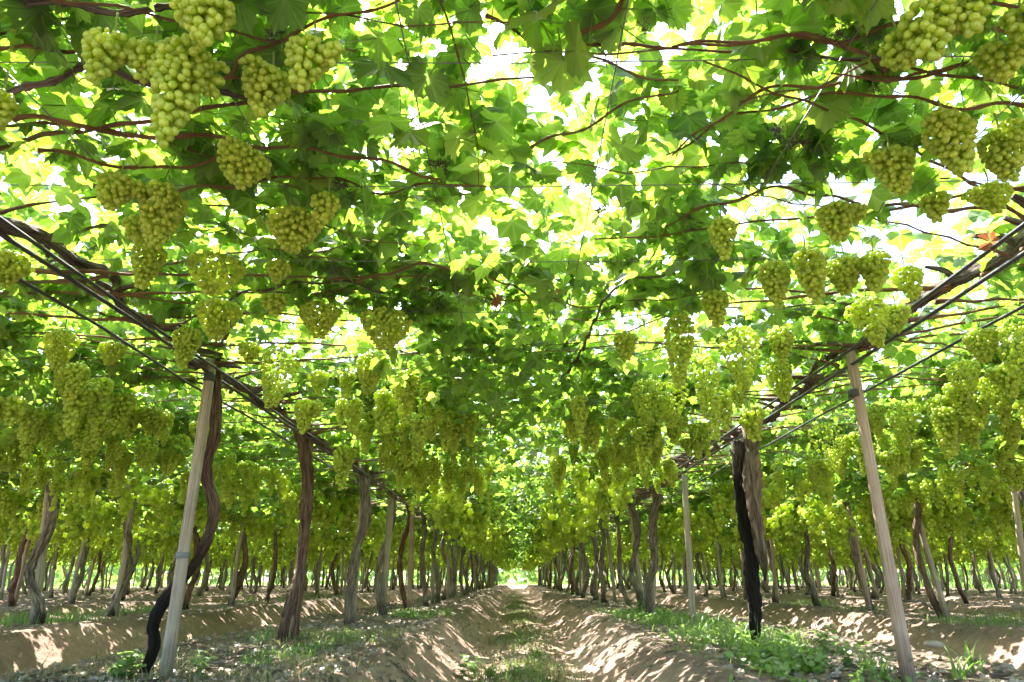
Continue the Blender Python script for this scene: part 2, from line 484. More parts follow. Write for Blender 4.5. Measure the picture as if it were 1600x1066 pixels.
def leaf_frames(n, r_, tilt=0.45):
    yaw = r_.uniform(0, 2 * PI, n)
    droop = r_.normal(0.30, tilt, n)
    roll = r_.normal(0, tilt, n)
    wild = r_.random(n) < 0.10
    droop = np.where(wild, r_.uniform(.8, 1.6, n), droop)
    cz, sz, cyy, sy, cx, sx = np.cos(yaw), np.sin(yaw), np.cos(droop), np.sin(droop), np.cos(roll), np.sin(roll)
    R = np.empty((n, 3, 3))
    R[:, 0, 0] = cz * cyy; R[:, 0, 1] = cz * sy * sx - sz * cx; R[:, 0, 2] = cz * sy * cx + sz * sx
    R[:, 1, 0] = sz * cyy; R[:, 1, 1] = sz * sy * sx + cz * cx; R[:, 1, 2] = sz * sy * cx - cz * sx
    R[:, 2, 0] = -sy; R[:, 2, 1] = cyy * sx; R[:, 2, 2] = cyy * cx
    return R

def join_leaves(geo, templates, P, R, S, r_):
    which = r_.integers(0, len(templates), len(P))
    for w, (V, T, vein) in enumerate(templates):
        sel = np.where(which == w)[0]
        if not len(sel): continue
        n, k = len(sel), len(V)
        W = np.einsum('nij,kj->nki', R[sel], V) * S[sel][:, None, None] + P[sel][:, None, :]
        TT = (T[None] + (np.arange(n) * k)[:, None, None]).reshape(-1, 3)
        geo.add(W.reshape(-1, 3), TT, vein=np.tile(vein, n), rnd=np.repeat(r_.random(n), k))

leaf_meshes = []
for q in range(10):
    V, T, vein = LEAF_FINE[q]
    leaf_meshes.append(make_mesh("leaf", V, T, M['leaf'], {"vein": vein, "rnd": np.full(len(V), q * .1)}, smooth=False))
dead_leaf_mesh = make_mesh("dry_leaf", LEAF_FINE[3][0] * [.9, .62, 3.4], LEAF_FINE[3][1], M['leaf_dead'], {"vein": LEAF_FINE[3][2], "rnd": np.zeros(len(LEAF_FINE[3][0]))}, smooth=False)

# gaps of open sky read off the photograph, thrown onto the canopy
GAPS = [(620, 125, .22), (830, 130, .30), (800, 110, .2), (868, 290, .24), (560, 120, .2), (1000, 50, .14), (905, 355, .26), (545, 365, .2), (700, 380, .2),
        (70, 345, .22), (130, 365, .18), (185, 405, .16), (260, 500, .18), (1200, 455, .2), (1195, 590, .25), (1130, 640, .25), (1440, 450, .3), (1500, 420, .22),
        (1330, 150, .10), (1240, 85, .14), (760, 60, .14), (770, 475, .16), (830, 660, .3), (860, 700, .45), (800, 720, .4), (1590, 330, .25), (1420, 560, .2), (600, 30, .1), (960, 420, .18),
        (1100, 300, .12), (690, 215, .13), (330, 140, .08), (60, 620, .25), (1550, 640, .3)]
GAPW = [(at_z(px, py, TZ + .12)[:2], r) for px, py, r in GAPS]

def row_dist(x):
    c = XL
    return np.abs(((x - c + RS / 2) % RS) - RS / 2)

def leaf_density(x, y):
    d = row_dist(x)
    f = 0.46 + 0.54 * sstep(0.15, 0.95, d)
    n = fbm(x, y, 1.25, 3, 21)
    f = f * (0.10 + 0.90 * sstep(0.26, 0.48, n))
    f = f * (1 - .45 * np.exp(-((x - .05) / .6) ** 2) * (1 - .8 * np.exp(-((y - 4.3) / 1.0) ** 2)))
    n2 = vnoise(x, y, 4.2, 31)
    f = f * (0.35 + 0.65 * sstep(0.2, 0.5, n2))
    for (g, r) in GAPW:
        f = f * sstep(0.30 * r, 0.75 * r, np.hypot(x - g[0], y - g[1]))
    return f

def scatter_canopy(x0, x1, y0, y1, per_m2, r_):
    n = int((x1 - x0) * (y1 - y0) * per_m2)
    x = r_.uniform(x0, x1, n); y = r_.uniform(y0, y1, n)
    keep = r_.random(n) < leaf_density(x, y)
    x, y = x[keep], y[keep]
    thick = 0.12 + 0.30 * vnoise(x, y, 1.6, 41)
    z = TZ + 0.03 + thick * r_.random(len(x)) ** 1.3
    up_ = r_.random(len(x)) < 0.34
    z = np.where(up_, TZ + .25 + .75 * r_.random(len(x)) ** 1.3, z)
    low = r_.random(len(x)) < (.02 + .09 * sstep(.8, 1.7, row_dist(x))) * sstep(3.2, 4.0, y)
    low &= row_dist(x) > .7
    z = np.where(low, TZ - .30 * r_.random(len(x)) ** 1.3, z)
    return np.stack([x, y, z], 1)

# ------------------------------------------------------------------ canes (shoots)
def cane_path(x0, y0, side, r_, length):
    n = 15
    h = r_.normal(0, .26) if length < 3 else 0
    s = np.linspace(0, 1, n)
    bend = r_.normal(0, .35)
    ang = h + bend * (s - .3)
    step = length / (n - 1)
    x = x0 + np.cumsum(np.cos(ang) * step) * side - step * side
    y = y0 + np.cumsum(np.sin(ang) * step)
    zig = np.where(np.arange(n) % 2 == 0, 1, -1) * r_.uniform(.004, .012)
    arch = r_.uniform(.01, .13)
    z = TZ - .01 + arch * np.sin(PI * np.clip(s * 1.15, 0, 1)) + (vnoise(s * 4, s * 0 + y0 * 3, 1, 5) - .5) * .07
    y = y + zig
    return np.stack([x, y, z], 1)

def cane_radii(n, base, r_):
    s = np.linspace(0, 1, n)
    r = base * (1 - .62 * s) * (1 + 0.9 * np.exp(-(s / .07) ** 2))
    r[::2] *= 1.28                                          # swollen nodes
    return r

# ------------------------------------------------------------------ trunk and cordon builders
def trunk_path(r_, lean=0.0):
    z = np.array([-.12, .12, .35, .65, .95, 1.25, 1.55, TZ - .12, TZ + .02])
    amp = r_.uniform(.05, .14); ph = r_.uniform(0, 6); fr = r_.uniform(2.2, 4.2)
    x = amp * np.sin(z * fr + ph) * np.clip((TZ - z) * 2, 0, 1) + r_.normal(0, .018, len(z)) + lean * (TZ - z)
    y = .8 * amp * np.cos(z * fr * .8 + ph * 2) * np.clip((TZ - z) * 2, 0, 1) + r_.normal(0, .018, len(z))
    return np.stack([x, y, z], 1)

def trunk_mesh(P, r0, mat, seed, n=44, segs=14, ridge=.62, tail=False):
    C, ss = resample(P, n)
    s = np.linspace(0, 1, n)
    R = r0 * (1.0 - .22 * s + .35 * np.exp(-(s / .07) ** 2) + .30 * np.exp(-((1 - s) / .05) ** 2))
    if tail: R = r0 * np.where(s < .72, 1.05 - .1 * s, 1.0 - .9 * ((s - .72) / .28) ** 1.4)
    V, T, U = sweep(C, R, segs, ridge, seed, ss, twist=2.2)
    return make_mesh("trunk", V, T, mat, {"bk": U})

def cordon_geo(y0, y1, ytrunk, r_, x=0.0, r0=.038):
    """both arms of the cordon, with short spurs, as (mesh data) for each arm, in coordinates relative to the trunk foot"""
    arms = []
    for ye in (y0 - .08, y1 + .08):
        L = abs(ye - ytrunk); n = max(6, int(L / .22))
        t = np.linspace(0, 1, n)
        P = np.stack([x + r_.normal(0, .045, n) * np.clip(t * 4, 0, 1), (ye - ytrunk) * t, TZ - .02 + .07 * t + r_.normal(0, .03, n)], 1)
        arms.append(P)
    return arms

def arm_mesh(P, r0, seed, n=64, segs=16):
    C, ss = resample(P, n)
    R = r0 * (1 - .30 * np.linspace(0, 1, n))
    V, T, U = sweep(C, R, segs, .85, seed, ss, twist=5.0)
    g = Geo(); g.add(V, T, bk=U)
    r_ = np.random.default_rng(seed + 900)
    for q in range(int(ss[-1] / .2)):                       # gnarled spurs where the canes leave
        k = int(r_.integers(2, n - 1)); sd = r_.choice([-1, 1])
        p = C[k]; L = r_.uniform(.08, .3)
        pts = np.array([p, p + [sd * L * .4, r_.normal(0, .05), r_.uniform(0, .05)], p + [sd * L, r_.normal(0, .09), r_.uniform(0, .07)]])
        S, s2 = resample(pts, 8)
        v, t, u = sweep(S, np.linspace(.024, .011, 8), 7, .8, seed + q, s2)
        g.add(v, t, bk=u)
    return g.mesh("cordon", M['cordon'])

_ones = "first second third fourth fifth sixth seventh eighth ninth tenth eleventh twelfth thirteenth fourteenth fifteenth sixteenth seventeenth eighteenth nineteenth".split()
ORD = _ones + ["twentieth"] + ["twenty-" + w for w in _ones[:9]] + ["thirtieth"] + ["thirty-" + w for w in _ones[:9]] + ["fortieth"] + ["forty-" + w for w in _ones[:9]]
def row_phrase(side, k):
    sd = "left" if side < 0 else "right"
    return "row lining the aisle's %s" % sd if k == 0 else "%s row %s of aisle" % (ORD[k], sd)

# ------------------------------------------------------------------ posts
def post_mesh(P, r0, r1, mat, seed):
    C, ss = resample(P, 26)
    R = np.linspace(r0, r1, 26)
    V, T, U = sweep(C, R, 16, .10, seed, ss)
    # a split running down one side and a slightly skewed saw cut on top
    V2 = V[:26 * 17].reshape(26, 17, 3)
    th = np.linspace(0, 2 * PI, 17)
    sp = np.exp(-((th - 2.2 - .2 * np.sin(seed)) / .22) ** 2)[None, :] * (.16 + .12 * np.sin(ss * 3 + seed))[:, None]
    V2 += (C[:, None, :] - V2) * sp[:, :, None]
    V2[-1, :, 2] += .018 * np.cos(th + seed)
    V[:26 * 17] = V2.reshape(-1, 3)
    return make_mesh("post", V, T, mat, {"bk": U}, smooth=True)

def add_post(px, py, mesh, label, group, rotz=0.0, mat=None):
    o = link("trellis_post", mesh, None, (px, py, 0), (0, 0, rotz))
    return tag(o, label, "post", group)

post_variants = []
for q in range(6):
    r_ = np.random.default_rng(100 + q)
    ln = r_.normal(0, .035, 2)
    zz = np.linspace(-.45, TZ + r_.uniform(-.06, .03), 7)
    P = np.stack([ln[0] * (TZ - zz) + r_.normal(0, .006, 7), ln[1] * (TZ - zz) + r_.normal(0, .006, 7), zz], 1)
    post_variants.append(post_mesh(P, .050, .042, M['post'] if q % 3 else M['post_red'], q))

def hero_post(top, bot, y, r0, r1, mat, seed, label, ytop=None):
    A, B = at_y(*bot, y), at_y(*top, ytop or y)
    d = (B - A); d /= np.linalg.norm(d)
    zmin = -.5
    A2 = A + d * ((zmin - A[2]) / d[2])
    base = np.array([A[0], A[1], 0])
    P = np.linspace(A2, B, 7) - base
    me = post_mesh(P, r0 * .68, r1 * .70, mat, seed)
    return tag(link("trellis_post", me, None, tuple(base)), label, "post", "wooden trellis posts")

# near posts measured in the photograph: (top px, bottom px, depth, radii, wood)
p_l1 = hero_post((331, 566), (258, 1060), 4.2, .060, .046, M['post'], 1, "pale round post beside the snaking vine trunk, closest post on the left")
p_r1 = hero_post((1328, 545), (1420, 1060), 4.07, .060, .044, M['post_red'], 2, "tall pale leaning post standing alone on the right, closest to the viewer")
hero_post((486, 672), (458, 1005), 6.62, .055, .05, M['post_red'], 3, "brownish post half hidden behind the reddish vine trunk left of the aisle")
hero_post((571, 732), (549, 985), 8.95, .055, .05, M['post'], 4, "grey post behind the third trunk from the left front, bordering the aisle")
hero_post((613, 765), (596, 972), 11.1, .085, .075, M['post'], 5, "stout grey post hugged by a curved vine base left of the aisle")
hero_post((1161, 662), (1180, 1022), 6.32, .066, .05, M['post'], 6, "weathered post pressed against the charred black vine trunk")
hero_post((1069, 744), (1084, 988), 8.66, .062, .052, M['post'], 7, "slim pale post standing in green weeds, dark at its foot, right of the aisle")
hero_post((1025, 778), (1019, 965), 10.75, .058, .05, M['post'], 8, "pale post entwined by a grey vine just beyond the weedy post on the right")
# a grey tie round the front-left post, a dark rubber strap at its neck and the same on the right one
def tie_band(post, pxy, y, h, r, mat):
    c = at_y(*pxy, y) - np.array(post.location)
    V, T, U = sweep(np.array([c - [0, 0, h / 2], c - [0, 0, h / 4], c + [0, 0, h / 4], c + [0, 0, h / 2]]), [r * .98, r, r, r * .98], 16)
    link("tie_band", make_mesh("tie_band", V, T, mat, {"bk": U}), post)
tie_band(p_l1, (286, 868), 4.2, .035, .0405, M['tie'])
tie_band(p_l1, (327, 590), 4.2, .06, .036, M['hose'])
tie_band(p_r1, (1334, 615), 4.07, .05, .036, M['hose'])

# ------------------------------------------------------------------ vines
def new_vine(side, k, x, y, label):
    root = link("grapevine", None, None, (x, y, 0))
    root.empty_display_size = .2
    return tag(root, label, "grapevine", "vines trained in rows over the trellis")

def rel(P, root): return np.asarray(P, float) - np.array(root.location)

TRUNK_N = 0
def hero_trunk(root, pts, y, r0, mat, seed, ys=None, tail=False):
    P = np.array([at_y(px, py, (ys[i] if ys else y)) for i, (px, py) in enumerate(pts)])
    P = rel(P, root)
    return link("trunk", trunk_mesh(P, r0, mat, seed, n=110, segs=30, ridge=.95, tail=tail), root)

def near_vine(side, k, x, y, y0, y1, label, xa, xb, trunk_fn, r0=.038, leaves=True, seed=0, cane_gap=.21):
    """a vine close enough to show its canes and leaves: trunk, two cordon arms, canes, single leaves, the rest of the foliage"""
    r_ = np.random.default_rng(1000 + seed)
    root = new_vine(side, k, x, y, label)
    trunk_fn(root)
    for q, P in enumerate(cordon_geo(y0, y1, y, r_)):
        link("cordon", arm_mesh(P, r0, seed * 10 + q), root)
    yy = y0 + .05
    q = 0
    while yy < y1:
        for sd in (-1, 1):
            L = r_.uniform(1.2, 2.35)
            P = cane_path(x + sd * .02, yy + r_.normal(0, .05), sd, r_, L)
            C, ss = resample(P, 29)
            V, T, U = sweep(C, cane_radii(29, r_.uniform(.0042, .0085), r_), 6, .25, seed + q, ss)
            link("cane", make_mesh("cane", V - np.array([x, y, 0]), T, M['cane'], {"bk": U}), root)
            q += 1
        yy += cane_gap * r_.uniform(.75, 1.3)
    if leaves:
        P = scatter_canopy(xa, xb, y0, y1, 760, r_)
        R = leaf_frames(len(P), r_)
        S = r_.uniform(.046, .096, len(P)) * np.where(r_.random(len(P)) < .12, .6, 1)
        px, py, d = to_pix(P)
        inside = (px > -40) & (px < 1640) & (py > -60) & (d > .4)
        score = np.where(inside, d + .9 * (P[:, 2] - TZ), 99 + d)
        order = np.argsort(score)
        solo = order[:300] if inside.sum() >= 300 else order[:inside.sum()]
        for t in solo:
            link("leaf", leaf_meshes[int(r_.integers(0, 10))], root, P[t] - np.array([x, y, 0]), Matrix(R[t].tolist()).to_euler(), (S[t],) * 3)
        rest = np.setdiff1d(np.arange(len(P)), solo)
        g = Geo(); join_leaves(g, LEAF_MID if k == 0 and y0 < 7 else LEAF_COARSE, P[rest] - np.array([x, y, 0]), R[rest], S[rest], r_)
        f = link("foliage", g.mesh("foliage", M['leaf'], False), root)
        f["kind"] = "stuff"
    return root

def std_trunk(seed, mat, r0, lean=0.0):
    def fn(root):
        r_ = np.random.default_rng(seed)
        link("trunk", trunk_mesh(trunk_path(r_, lean), r0, mat, seed), root)
    return fn

half = RS / 2
v_l1 = near_vine(-1, 0, XL, 2.0, .75, 3.1, "overhead vine spreading from the near left, its trunk outside the picture", XL - half, XL + half, std_trunk(11, M['bark_brown'], .05), .029, True, 1)
v_l2 = near_vine(-1, 0, XL, 4.25, 3.1, 5.3, "vine with snaking trunk, reddish above and black below, behind the front left post", XL - half, XL + half,
    lambda r: hero_trunk(r, [(333, 556), (338, 620), (337, 680), (323, 735), (336, 795), (322, 850), (292, 897), (264, 928), (240, 972), (240, 1010), (222, 1064), (215, 1100)], 4.30, .030, M['bark_half_black'], 21), .029, True, 2)
v_l3 = near_vine(-1, 0, XL, 6.44, 5.3, 7.6, "vine with thick reddish-brown trunk, second trunk from the front left of the aisle", XL - half, XL + half,
    lambda r: (hero_trunk(r, [(470, 662), (476, 700), (480, 760), (477, 820), (472, 875), (460, 930), (446, 975), (440, 1020), (438, 1040)], 6.44, .048, M['bark_brown'], 22),
               hero_trunk(r, [(476, 800), (473, 860), (468, 920), (463, 960), (458, 1010), (457, 1030)], 6.44, .036, M['bark_brown'], 27)), .04, True, 3)
v_l4 = near_vine(-1, 0, XL, 8.8, 7.6, 9.95, "vine with dark twisted trunk, third trunk from the front left of the aisle", XL - half, XL + half,
    lambda r: hero_trunk(r, [(566, 728), (571, 770), (570, 815), (558, 855), (549, 905), (543, 950), (543, 992), (543, 1005)], 8.8, .054, M['bark_grey'], 23), .04, True, 4)
v_r1 = near_vine(1, 0, XR, 1.75, .75, 4.0, "overhead vine spreading from the near right, its trunk outside the picture", XR - half, XR + half, std_trunk(12, M['bark_grey'], .05), .032, True, 5)
v_r2 = near_vine(1, 0, XR, 6.2, 4.0, 8.6, "vine with charred black lower trunk and peeling grey bark above, right of the aisle", XR - half, XR + half,
    lambda r: (hero_trunk(r, [(1173, 660), (1174, 720), (1180, 790), (1188, 845), (1194, 885), (1196, 908)], 6.10, .050, M['bark_peel'], 24, None, True),
               hero_trunk(r, [(1155, 690), (1159, 760), (1162, 810), (1171, 862), (1172, 905), (1180, 950), (1179, 985), (1186, 1025), (1188, 1050)], 6.2, .050, M['bark_char'], 25)), .032, True, 6)
v_r3 = near_vine(1, 0, XR, 10.7, 8.6, 11.8, "grey vine winding round a pale post beyond the weedy post on the right", XR - half, XR + half,
    lambda r: hero_trunk(r, [(1030, 772), (1022, 800), (1019, 840), (1022, 880), (1014, 910), (1012, 940), (1018, 972), (1018, 980)], 10.7, .058, M['bark_grey'], 26), .04, True, 7)
near_trunks = [
 (-1, 1, XL - RS, 4.4, 2.6, 5.6, "overhead vine beyond the left frame edge, second row out, its trunk unseen", std_trunk(31, M['bark_grey'], .055)),
 (-1, 1, XL - RS, 6.8, 5.6, 7.9, "second-row vine left of the aisle with its trunk just outside the picture", std_trunk(32, M['bark_grey'], .055)),
 (1, 1, XR + RS, 4.4, 2.6, 5.4, "overhead vine beyond the right frame edge, second row out, its trunk unseen", std_trunk(34, M['bark_grey'], .055)),
 (1, 1, XR + RS, 6.5, 5.4, 7.6, "second-row vine right of the aisle with its trunk just outside the picture", std_trunk(35, M['bark_grey'], .055)),
]
for q, (sd, k, x, y, y0, y1, lab, fn) in enumerate(near_trunks):
    near_vine(sd, k, x, y, y0, y1, lab, x - half, x + half, fn, .04, True, 20 + q, .2)
vh = near_vine(-1, 1, XL - RS, 9.0, 7.9, 10.1, "grey curling vine wrapped round a pale post at the far left, second row out", XL - RS - half, XL - RS + half,
    lambda r: hero_trunk(r, [(76, 738), (84, 775), (80, 815), (60, 858), (46, 895), (54, 925), (62, 955), (60, 988), (59, 1000)], 9.0, .062, M['bark_grey'], 28), .04, True, 30, .2)
hero_post((80, 742), (52, 988), 9.05, .085, .07, M['post'], 9, "pale post wrapped by the curling grey vine at the far left")
near_vine(1, 1, XR + RS, 8.7, 7.6, 9.8, "second-row vine with dark trunk near the right frame edge", XR + RS - half, XR + RS + half, std_trunk(36, M['bark_grey'], .055, .03), .04, True, 31, .2)
hero_post((1582, 748), (1612, 992), 8.6, .055, .05, M['post'], 10, "pale post cut by the right frame edge in the second row out")
used = {(-1, 0): 9.95, (1, 0): 11.8, (-1, 1): 10.1, (1, 1): 9.8}

# farther vines: shared trunks, cordons, canes and foliage
trunk_vars = []
for q in range(9):
    r_ = np.random.default_rng(300 + q)
    trunk_vars.append(trunk_mesh(trunk_path(r_, r_.normal(0, .05)), r_.uniform(.046, .070), M['bark_grey'] if q % 8 else M['bark_brown'], 300 + q, n=30, segs=10))
CELL = 2.23
cord_vars, cane_vars, fol_vars = [], [], []
for q in range(4):
    r_ = np.random.default_rng(400 + q)
    g = Geo()
    for P in cordon_geo(-CELL / 2, CELL / 2, 0, r_):
        C, ss = resample(P, 16); V, T, U = sweep(C, np.linspace(.038, .028, 16), 8, .7, q, ss); g.add(V, T, bk=U)
    cord_vars.append(g.mesh("cordon", M['cordon']))
    g = Geo()
    for yy in np.arange(-CELL / 2, CELL / 2, .26):
        for sd in (-1, 1):
            P = cane_path(0, yy, sd, r_, r_.uniform(1.2, 2.0))
            V, T, U = sweep(P[::2], np.linspace(.0095, .004, len(P[::2])), 4, 0, q); g.add(V, T, bk=U)
    cane_vars.append(g.mesh("canes", M['cane']))
    n = int(CELL * RS * 400)
    x = r_.uniform(-half, half, n); y = r_.uniform(-CELL / 2, CELL / 2, n)
    f = (.5 + .5 * sstep(.2, 1.0, np.abs(x))) * (1 - .5 * np.exp(-((np.abs(x) - half) / .45) ** 2)) * .92 * (.12 + .88 * sstep(.26, .52, fbm(x, y, 1.1, 3, 60 + q)))
    kp = r_.random(n) < f; x, y = x[kp], y[kp]
    z = TZ + .04 + .38 * r_.random(len(x)) ** 1.2
    z = np.where(r_.random(len(x)) < .25, TZ + .3 + .6 * r_.random(len(x)), z)
    z = np.where(r_.random(len(x)) < .16 * sstep(.7, 1.6, np.abs(x)), TZ - r_.uniform(0, .32, len(x)), z)
    g = Geo(); join_leaves(g, LEAF_COARSE, np.stack([x, y, z], 1), leaf_frames(len(x), r_), r_.uniform(.075, .125, len(x)), r_)
    fol_vars.append(g.mesh("foliage", M['leaf'], False))

def far_vine(side, k, x, y, label, seed, full=True):
    r_ = random.Random(seed)
    root = new_vine(side, k, x, y, label)
    link("trunk", trunk_vars[r_.randrange(9)], root, None, (0, 0, r_.uniform(0, 6.28)))
    fl = r_.choice([0, PI])
    link("cordon", cord_vars[r_.randrange(4)], root, None, (0, 0, fl))
    c = link("canes", cane_vars[r_.randrange(4)], root, None, (0, 0, r_.choice([0, PI]))); c["kind"] = "stuff"
    f = link("foliage", fol_vars[r_.randrange(4)], root, None, (0, 0, r_.choice([0, PI]))); f["kind"] = "stuff"
    return root

vine_cells = [(-1, 0, XL, 2.0, .75, 3.1), (-1, 0, XL, 4.25, 3.1, 5.3), (-1, 0, XL, 6.44, 5.3, 7.6), (-1, 0, XL, 8.8, 7.6, 9.95), (1, 0, XR, 1.75, .75, 4.0), (1, 0, XR, 6.2, 4.0, 8.6), (1, 0, XR, 10.7, 8.6, 11.8)]
vine_cells += [(a_, b_, c_, d_, e_, f_) for a_, b_, c_, d_, e_, f_, *_ in near_trunks] + [(-1, 1, XL - RS, 9.0, 7.9, 10.1), (1, 1, XR + RS, 8.7, 7.6, 9.8)]
seed = 0
for side, k, x in ROWS:
    y_vis = 1.2 * abs(x) - 1.2
    y = used.get((side, k), None)
    y = y + CELL / 2 if y else math.floor((y_vis - .7) / CELL) * CELL + CELL * .3 * k
    cnt = {(-1, 0): 3, (1, 0): 2, (-1, 1): 1, (1, 1): 1}.get((side, k), 0)
    nout = 0; pcnt = {(-1, 0): 4, (1, 0): 4, (-1, 1): 1, (1, 1): 1}.get((side, k), 0)
    while y < Y_END:
        seed += 1; cnt += 1
        rp = row_phrase(side, k)
        first = y * 0.79 > abs(x)        # trunk foot inside the picture
        if not first:
            cnt -= 1; nout += 1
            lab = "vine with its trunk outside the picture, %s such in %s" % (ORD[nout - 1], rp)
        else: lab = "grey grapevine, %s trunk from the front, %s" % (ORD[cnt - 1], rp)
        far_vine(side, k, x + random.uniform(-.06, .06), y, lab, seed)
        if first and seed != 1 and not (seed % 7 == 3):
            pcnt += 1
            add_post(x + random.uniform(-.10, .10), y + random.choice([-1, 1]) * random.uniform(.06, .14), post_variants[random.randrange(6)], "wooden post, %s from the front, %s" % (ORD[pcnt - 1], rp), "wooden trellis posts", random.uniform(0, 6.28))
        vine_cells.append((side, k, x, y, y - CELL / 2, y + CELL / 2))
        y += CELL
# rows farther out to both sides, too far to tell apart: one mass
gt, gf = Geo(), Geo()
for side in (-1, 1):
    for k in range(6, 11 if side > 0 else 8):
        x = (XL if side < 0 else XR) + side * RS * k
        y = math.floor((1.2 * abs(x) - 3) / CELL) * CELL
        while y < Y_END:
            r_ = np.random.default_rng(int(k * 1000 + y * 7 + side))
            P = trunk_path(r_, r_.normal(0, .05)) + [x, y, 0]
            V, T, U = sweep(P, .065, 5); gt.add(V, T, bk=U)
            if r_.random() < .7:
                V, T, U = sweep(np.array([[x + .15, y + .1, -.2], [x + .1 + r_.normal(0, .1), y + .1, TZ]]), .06, 5); gt.add(V, T, bk=U)
            n = 150
            Q = np.stack([r_.uniform(x - half, x + half, n), r_.uniform(y - CELL / 2, y + CELL / 2, n), TZ - .35 + .7 * r_.random(n)], 1)
            join_leaves(gf, LEAF_COARSE, Q, leaf_frames(n, r_), r_.uniform(.16, .26, n), r_)
            y += CELL
dv = tag(link("distant_vines", gt.mesh("distant_vines", M['bark_grey'])), "far-off rows of vine trunks beyond the countable rows", "vines", None, "stuff")
tag(link("foliage", gf.mesh("foliage", M['leaf'], False), dv), kind="stuff")

# a low belt of trees beyond the vineyard, seen only as a pale strip between the trunks
r_ = np.random.default_rng(66)
hb = Geo()
n = 5200
t = r_.random(n)
hx = np.where(t < .55, r_.uniform(-75, 90, n), np.where(t < .75, r_.uniform(-62, -50, n), r_.uniform(78, 92, n)))
hy = np.where(t < .55, r_.uniform(96, 106, n), r_.uniform(20, 100, n))
top = 2.2 + 3.6 * fbm(hx, hy, .12, 3, 7)
join_leaves(hb, LEAF_COARSE, np.stack([hx, hy, top * r_.random(n) ** .8], 1), leaf_frames(n, r_, .8), r_.uniform(.55, 1.0, n), r_)
tag(link("distant_trees", hb.mesh("distant_trees", M['weed'], False)), "low belt of distant trees beyond the end of the vineyard", "trees", None, "stuff")

# ------------------------------------------------------------------ hoses and wires
def long_line(name, P, r, mat, label, cat, group, segs=7):
    V, T, U = sweep(np.asarray(P), r, segs)
    c = V.mean(0) * [1, 0, 0]
    return tag(link(name, make_mesh(name, V, T, mat, {"bk": U})), label, cat, group)

for side, k, x in ROWS:
    if k > 2: continue
    sd = -side
    ys = np.arange(-5.5 if k == 0 else 1.0, Y_END + .5, 1.1)
    for q, (off, dz, r, txt) in enumerate(((.20, -.075, .0095, "on the aisle side of the cordon"), (.03, -.06, .011, "running along under the cordon"), (-.34, -.08, .009, "on the far side of the cordon"))):
        if k and q == 0: continue
        xx = x + sd * (off if side > 0 else off * .55)
        zs = TZ + dz - .018 * np.abs(np.sin(ys * 1.4 + q)) 
        long_line("irrigation_hose", np.stack([xx + .012 * np.sin(ys * 2 + q), ys, zs], 1), r, M['hose'], "black hose %s, %s" % (txt, row_phrase(side, k)), "hose", "hoses strung along the rows")
# thin trellis wires: along the aisle and across it
for q, xx in enumerate((-1.45, -.85, -.3, .28, .9, 1.5)):
    ys = np.arange(.3, 40, 2.0)
    long_line("trellis_wire", np.stack([np.full(len(ys), xx), ys, TZ + .005 - .012 * np.abs(np.sin(ys))], 1), .0022, M['wire'],
              "thin overhead wire running down the aisle, %s from the left" % ORD[q], "wire", "thin overhead trellis wires", 5)
for q, yy in enumerate(np.r_[np.arange(1.5, 8, .62), np.arange(8, 20, 1.1)]):
    xs = np.linspace(-8, 8, 9)
    lab = "thin overhead wire crossing the aisle, %s from the viewer" % ORD[q]
    long_line("trellis_wire", np.stack([xs, np.full(9, yy) + .01 * np.sin(xs * 3 + q), TZ + .018 - .01 * np.cos(xs * 1.5)], 1), .0020, M['wire'], lab, "wire", "thin overhead trellis wires", 5)

# hero canes read off the photograph (px polylines on the trellis plane)
HERO_CANES = [
 (v_r1, [(1600, 60), (1450, 35), (1310, 62), (1200, 60), (1050, 78)], .008), (v_r1, [(1560, 95), (1420, 118), (1300, 130), (1180, 150), (1050, 240)], .008),
 (v_r1, [(1385, 112), (1330, 72), (1225, 56), (1130, 66), (1050, 74)], .008), (v_r1, [(1600, 165), (1480, 165), (1360, 145), (1240, 160), (1130, 190), (1040, 245)], .007),
 (v_r1, [(980, -15), (955, 35), (905, 48), (940, 72), (1060, 70)], .009), (v_r1, [(1560, 330), (1440, 325), (1330, 315), (1220, 295), (1120, 320), (1040, 350)], .009),
 (v_l1, [(0, 155), (90, 120), (150, 105), (230, 125), (330, 140), (400, 150)], .014), (v_l1, [(40, 5), (130, 10), (240, 18), (330, 0), (430, -8)], .012),
 (v_l1, [(230, 115), (350, 118), (380, 90), (450, 55), (550, 20), (625, 0)], .008), (v_l1, [(20, 185), (120, 190), (190, 215), (290, 210), (350, 220), (480, 235), (560, 245), (690, 280)], .009),
 (v_l1, [(60, 235), (150, 250), (240, 265), (330, 250), (390, 235)], .008), (v_l1, [(280, 298), (400, 285), (500, 275), (590, 300), (700, 285), (760, 295)], .007),
 (v_l1, [(685, 0), (715, 80), (730, 150), (745, 220), (748, 290)], .0035), (v_l1, [(760, 25), (860, 82), (930, 95), (1000, 115), (1060, 130)], .006),
 (v_r2, [(878, 592), (905, 555), (925, 510), (950, 460), (985, 440), (1050, 425)], .013), (v_r1, [(830, 230), (930, 190), (1010, 150), (1060, 140)], .006),
 (v_l2, [(345, 540), (365, 500), (355, 470), (420, 450), (520, 440), (600, 455)], .011), (v_l2, [(560, 440), (660, 415), (760, 430), (850, 470), (940, 480)], .008)]
for q, (root, pts, r) in enumerate(HERO_CANES):
    r_ = np.random.default_rng(600 + q)
    P = np.array([at_z(px, py, TZ + .01 + .02 * math.sin(q + i * 1.3)) for i, (px, py) in enumerate(pts)])
    C, ss = resample(P, 40)
    C[:, 2] += .012 * np.sin(ss * 22)
    R = np.linspace(r * .78, r * .42, 40); R[::5] *= 1.5
    V, T, U = sweep(C, R, 8, .35, q, ss)
    link("cane", make_mesh("cane", V - np.array(root.location), T, M['cane' if r < .011 else 'cordon'], {"bk": U}), root)

